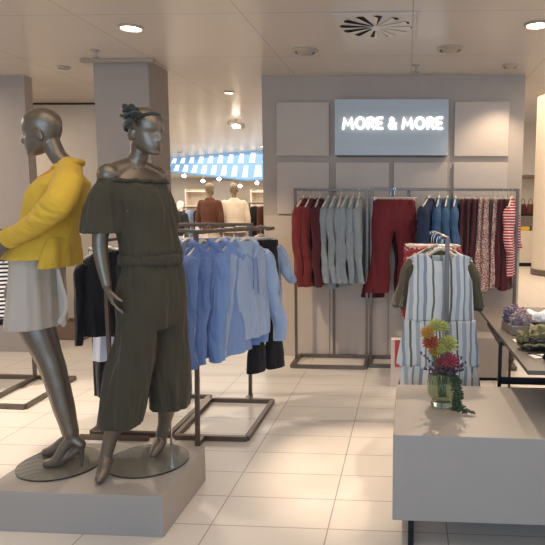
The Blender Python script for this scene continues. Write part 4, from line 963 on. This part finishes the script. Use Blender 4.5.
# ------------------------------------------------------------------ far hall
def far_mannequin(label, loc, rz, skin, coat, sc=1.0, coatname='jacket'):
    t = thing('mannequin', label, 'mannequin', loc, rz); t.scale = (sc, sc, sc)
    J = dict(torso=[(V((0, 0, .88)), pi / 2, .11, .09), (V((0, 0, .98)), pi / 2, .16, .115), (V((0, 0, 1.15)), pi / 2, .12, .09), (V((0, 0, 1.30)), pi / 2, .145, .11), (V((0, 0, 1.44)), pi / 2, .16, .08), (V((0, 0, 1.50)), pi / 2, .06, .05)],
             neck=[V((0, 0, 1.45)), V((0, 0, 1.52)), V((0, .005, 1.58)), V((0, .01, 1.65))],
             arms=[[V((s * .17, 0, 1.42)), V((s * .20, 0, 1.28)), V((s * .22, -.02, 1.14)), V((s * .19, .06, .94))] for s in (-1, 1)],
             hands=[(V((s * .19, .06, .94)), V((0, .2, -1)), V((-s, 0, 0)), s > 0, .3, .9) for s in (-1, 1)],
             legs=[[V((s * .085, 0, z)) for z in (.95, .85, .72, .50, .42, .34, .14, .09)] for s in (-1, 1)],
             feet=[(V((s * .085, 0, .09)), V((s * .085, -.04, .03)), V((s * .09, .09, .03)), V((s * .09, .15, .022)), False) for s in (-1, 1)],
             head=(V((0, .0, 1.57)), pi / 2, 0))
    b = figure(J, .009); link('body', b, M[skin], t)
    mb = MB().loft(smooth_secs([(V((0, 0, 1.53)), X_, Y_, .065, .06), (V((0, 0, 1.48)), X_, Y_, .12, .075), (V((0, 0, 1.42)), X_, Y_, .20, .10), (V((0, 0, 1.25)), X_, Y_, .19, .125), (V((0, 0, 1.1)), X_, Y_, .17, .12), (V((0, 0, .90)), X_, Y_, .21, .15)], 4), 30)
    for s in (-1, 1): mb.tube([V((s * .17, 0, 1.43)), V((s * .215, 0, 1.28)), V((s * .24, -.02, 1.14)), V((s * .21, .05, .98))], [.065, .062, .058, .05], 16, smooth=3)
    me = remesh(mb, .010, 2, folds(.010, 12, 3)); link(coatname, me, M[coat], t)
    mb = MB().loft([(V((0, 0, .95)), X_, Y_, .17, .13), (V((0, 0, .42)), X_, Y_, .19, .15)], 30); link('skirt', remesh(mb, .012, 2, folds(.012, 12, 1)), M['creamknit' if coat != 'creamknit' else 'taupe'], t)
    obj('base', MB().cyl((0, 0.02), .17, 0, .012, 30), M['chrome'], t)
far_mannequin('far mannequin seen from behind in a brown suede jacket', (-4.06, 12.0, 0), radians(-15), 'skinbrown', 'brown', 1.13)
far_mannequin('far mannequin seen from behind in a cream knit sweater', (-3.58, 12.1, 0), radians(20), 'skinbrown', 'creamknit', 1.13, 'sweater')
far_mannequin('far white headed mannequin in a dark top, nearest the square pillar', (-5.45, 14.0, 0), radians(150), 'white_skin', 'blackcloth', .93)
far_mannequin('far white headed mannequin in a white top beside the brown jacket', (-4.95, 14.2, 0), radians(160), 'white_skin', 'whitecloth', .93)
def far_rack(x, y, w_, z, label, mats, seed):
    random.seed(seed)
    rack('garment_rack', label, [('upright', [[(x, y, 0), (x, y, z)], [(x + w_, y, 0), (x + w_, y, z)]], .03), ('top_rail', [[(x, y, z), (x + w_, y, z)]], .03), ('foot', [[(x, y - .25, .02), (x, y + .25, .02)], [(x + w_, y - .25, .02), (x + w_, y + .25, .02)]], .03)], (x, y, 0))
    n = len(mats)
    for i, (m, nm_) in enumerate(mats):
        xx = x + w_ * (i + .7) / (n + .4); g = thing('hanging_garment', '%s garment %s from left on %s' % (nm_, ordn[i], label), 'garment', (xx, y, z), radians(70))
        mb = MB().loft(smooth_secs([(V((0, 0, -.06)), X_, Y_, .05, .02), (V((0, 0, -.12)), X_, Y_, .19, .04), (V((0, 0, -.5)), X_, Y_, .2, .05), (V((0, 0, -.85)), X_, Y_, .21, .06)], 4), 20)
        obj('body', drape(mb, .02, 14, 2, i), M[m], g); obj('hook', MB().tube([(0, 0, -.07), (0, 0, -.01)], .005, 6), M['chrome'], g)
far_rack(-3.55, 13.2, .9, 1.62, 'far rack beyond the cream mannequin', [('blackcloth', 'black'), ('brown', 'brown'), ('wine', 'wine'), ('blackcloth', 'black'), ('creamknit', 'cream')], 1)
far_rack(-6.6, 15.5, 1.2, 1.5, 'far rack beyond the white mannequins', [('wine', 'wine'), ('whitecloth', 'white'), ('taupe', 'taupe'), ('paleblue', 'pale blue'), ('blackcloth', 'black')], 2)
def shelf(x, y, w_, hgt, label, n, mats):
    t = thing('shelf_unit', label, 'shelf unit', (x, y, 0)); obj('side_panel', MB().box(0, .04, -.2, .2, 0, hgt), M['cream'], t, smooth=False); obj('side_panel', MB().box(w_ - .04, w_, -.2, .2, 0, hgt), M['cream'], t, smooth=False)
    obj('back_panel', MB().box(0, w_, .18, .2, 0, hgt), M['cream'], t, smooth=False)
    for k in range(n): z = .1 + (hgt - .2) * k / (n - 1); obj('shelf_board', MB().box(.04, w_ - .04, -.2, .18, z, z + .04), M['wood'], t, smooth=False)
    return t
shelf(-5.2, 19.6, 1.5, 2.1, 'tall cream shelf unit on the far wall, right side', 5, None)
shelf(-7.4, 19.6, 1.5, 2.1, 'tall cream shelf unit on the far wall, left side', 5, None)
struct('wall_partition', MB().box(-5.75, -5.2, 17.3, 17.6, 0, 2.28).box(-7.9, -7.5, 17.3, 17.6, 0, 2.28), M['cream'])
for i, (x, z) in enumerate(((-4.95, .73), (-4.6, .73), (-4.25, .73), (-4.9, 1.19), (-4.4, 1.19))):
    t = thing('folded_stack', 'folded clothes stack on the right far shelf unit, ' + ordn[i] + ' one', 'folded clothes', (x, 19.5, z), 0, 'folded clothes on the far shelves')
    for k in range(4): obj('folded_garment', MB().box(-.13, .13, -.12, .12, k * .045, k * .045 + .04), M[('whitecloth', 'wine', 'taupe', 'paleblue')[(k + i) % 4]], t, smooth=False, bevel=.01)
# right side gap: display cabinet beyond
t = thing('display_cabinet', 'pale display cabinet with shelves seen past the right wall end', 'cabinet', (2.9, 16.2, 0))
obj('cabinet_body', MB().box(-.7, .9, -.3, .3, .10, .95), M['cream'], t, smooth=False); obj('kick_plate', MB().box(-.68, .88, -.28, .28, 0, .10), M['black'], t, smooth=False)
obj('shelf_board', MB().box(-.7, .9, -.3, .3, 1.35, 1.40), M['black'], t, smooth=False); obj('canopy', MB().box(-.7, .9, -.3, .3, 2.35, 2.42), M['steel'], t, smooth=False)
obj('back_panel', MB().box(-.7, .9, .28, .3, .95, 2.42), M['cream'], t, smooth=False)
obj('post', MB().box(-.7, -.66, -.3, -.26, .95, 2.35).box(.86, .9, -.3, -.26, .95, 2.35), M['steel'], t, smooth=False)
for i, (x, m, lb) in enumerate(((3.08, 'wine', 'wine handbag on the far right cabinet shelf'), (3.28, 'brown', 'brown handbag on the far right cabinet shelf'), (3.50, 'whitecloth', 'white handbag on the far right cabinet shelf'))):
    t = thing('handbag', lb, 'handbag', (x, 16.1, 1.40)); obj('bag_body', MB().loft([(V((0, 0, 0)), X_, Y_, .10, .06), (V((0, 0, .12)), X_, Y_, .11, .06), (V((0, 0, .26)), X_, Y_, .08, .03)], 20), M[m], t)
    obj('handle', MB().tube([(-.05, 0, .25), (-.03, 0, .38), (.03, 0, .38), (.05, 0, .25)], .008, 6, smooth=3), M[m], t)
for i, (x, m, lb) in enumerate(((3.14, 'yellow', 'yellow folded cloth on the far right cabinet'), (3.42, 'boxgrey', 'grey box on the far right cabinet'))):
    tag(obj('folded_cloth' if i == 0 else 'small_box', MB().box(x - .11, x + .11, 15.95, 16.2, .951, 1.06), M[m], smooth=False, bevel=.01), lb, 'cloth' if i == 0 else 'box')
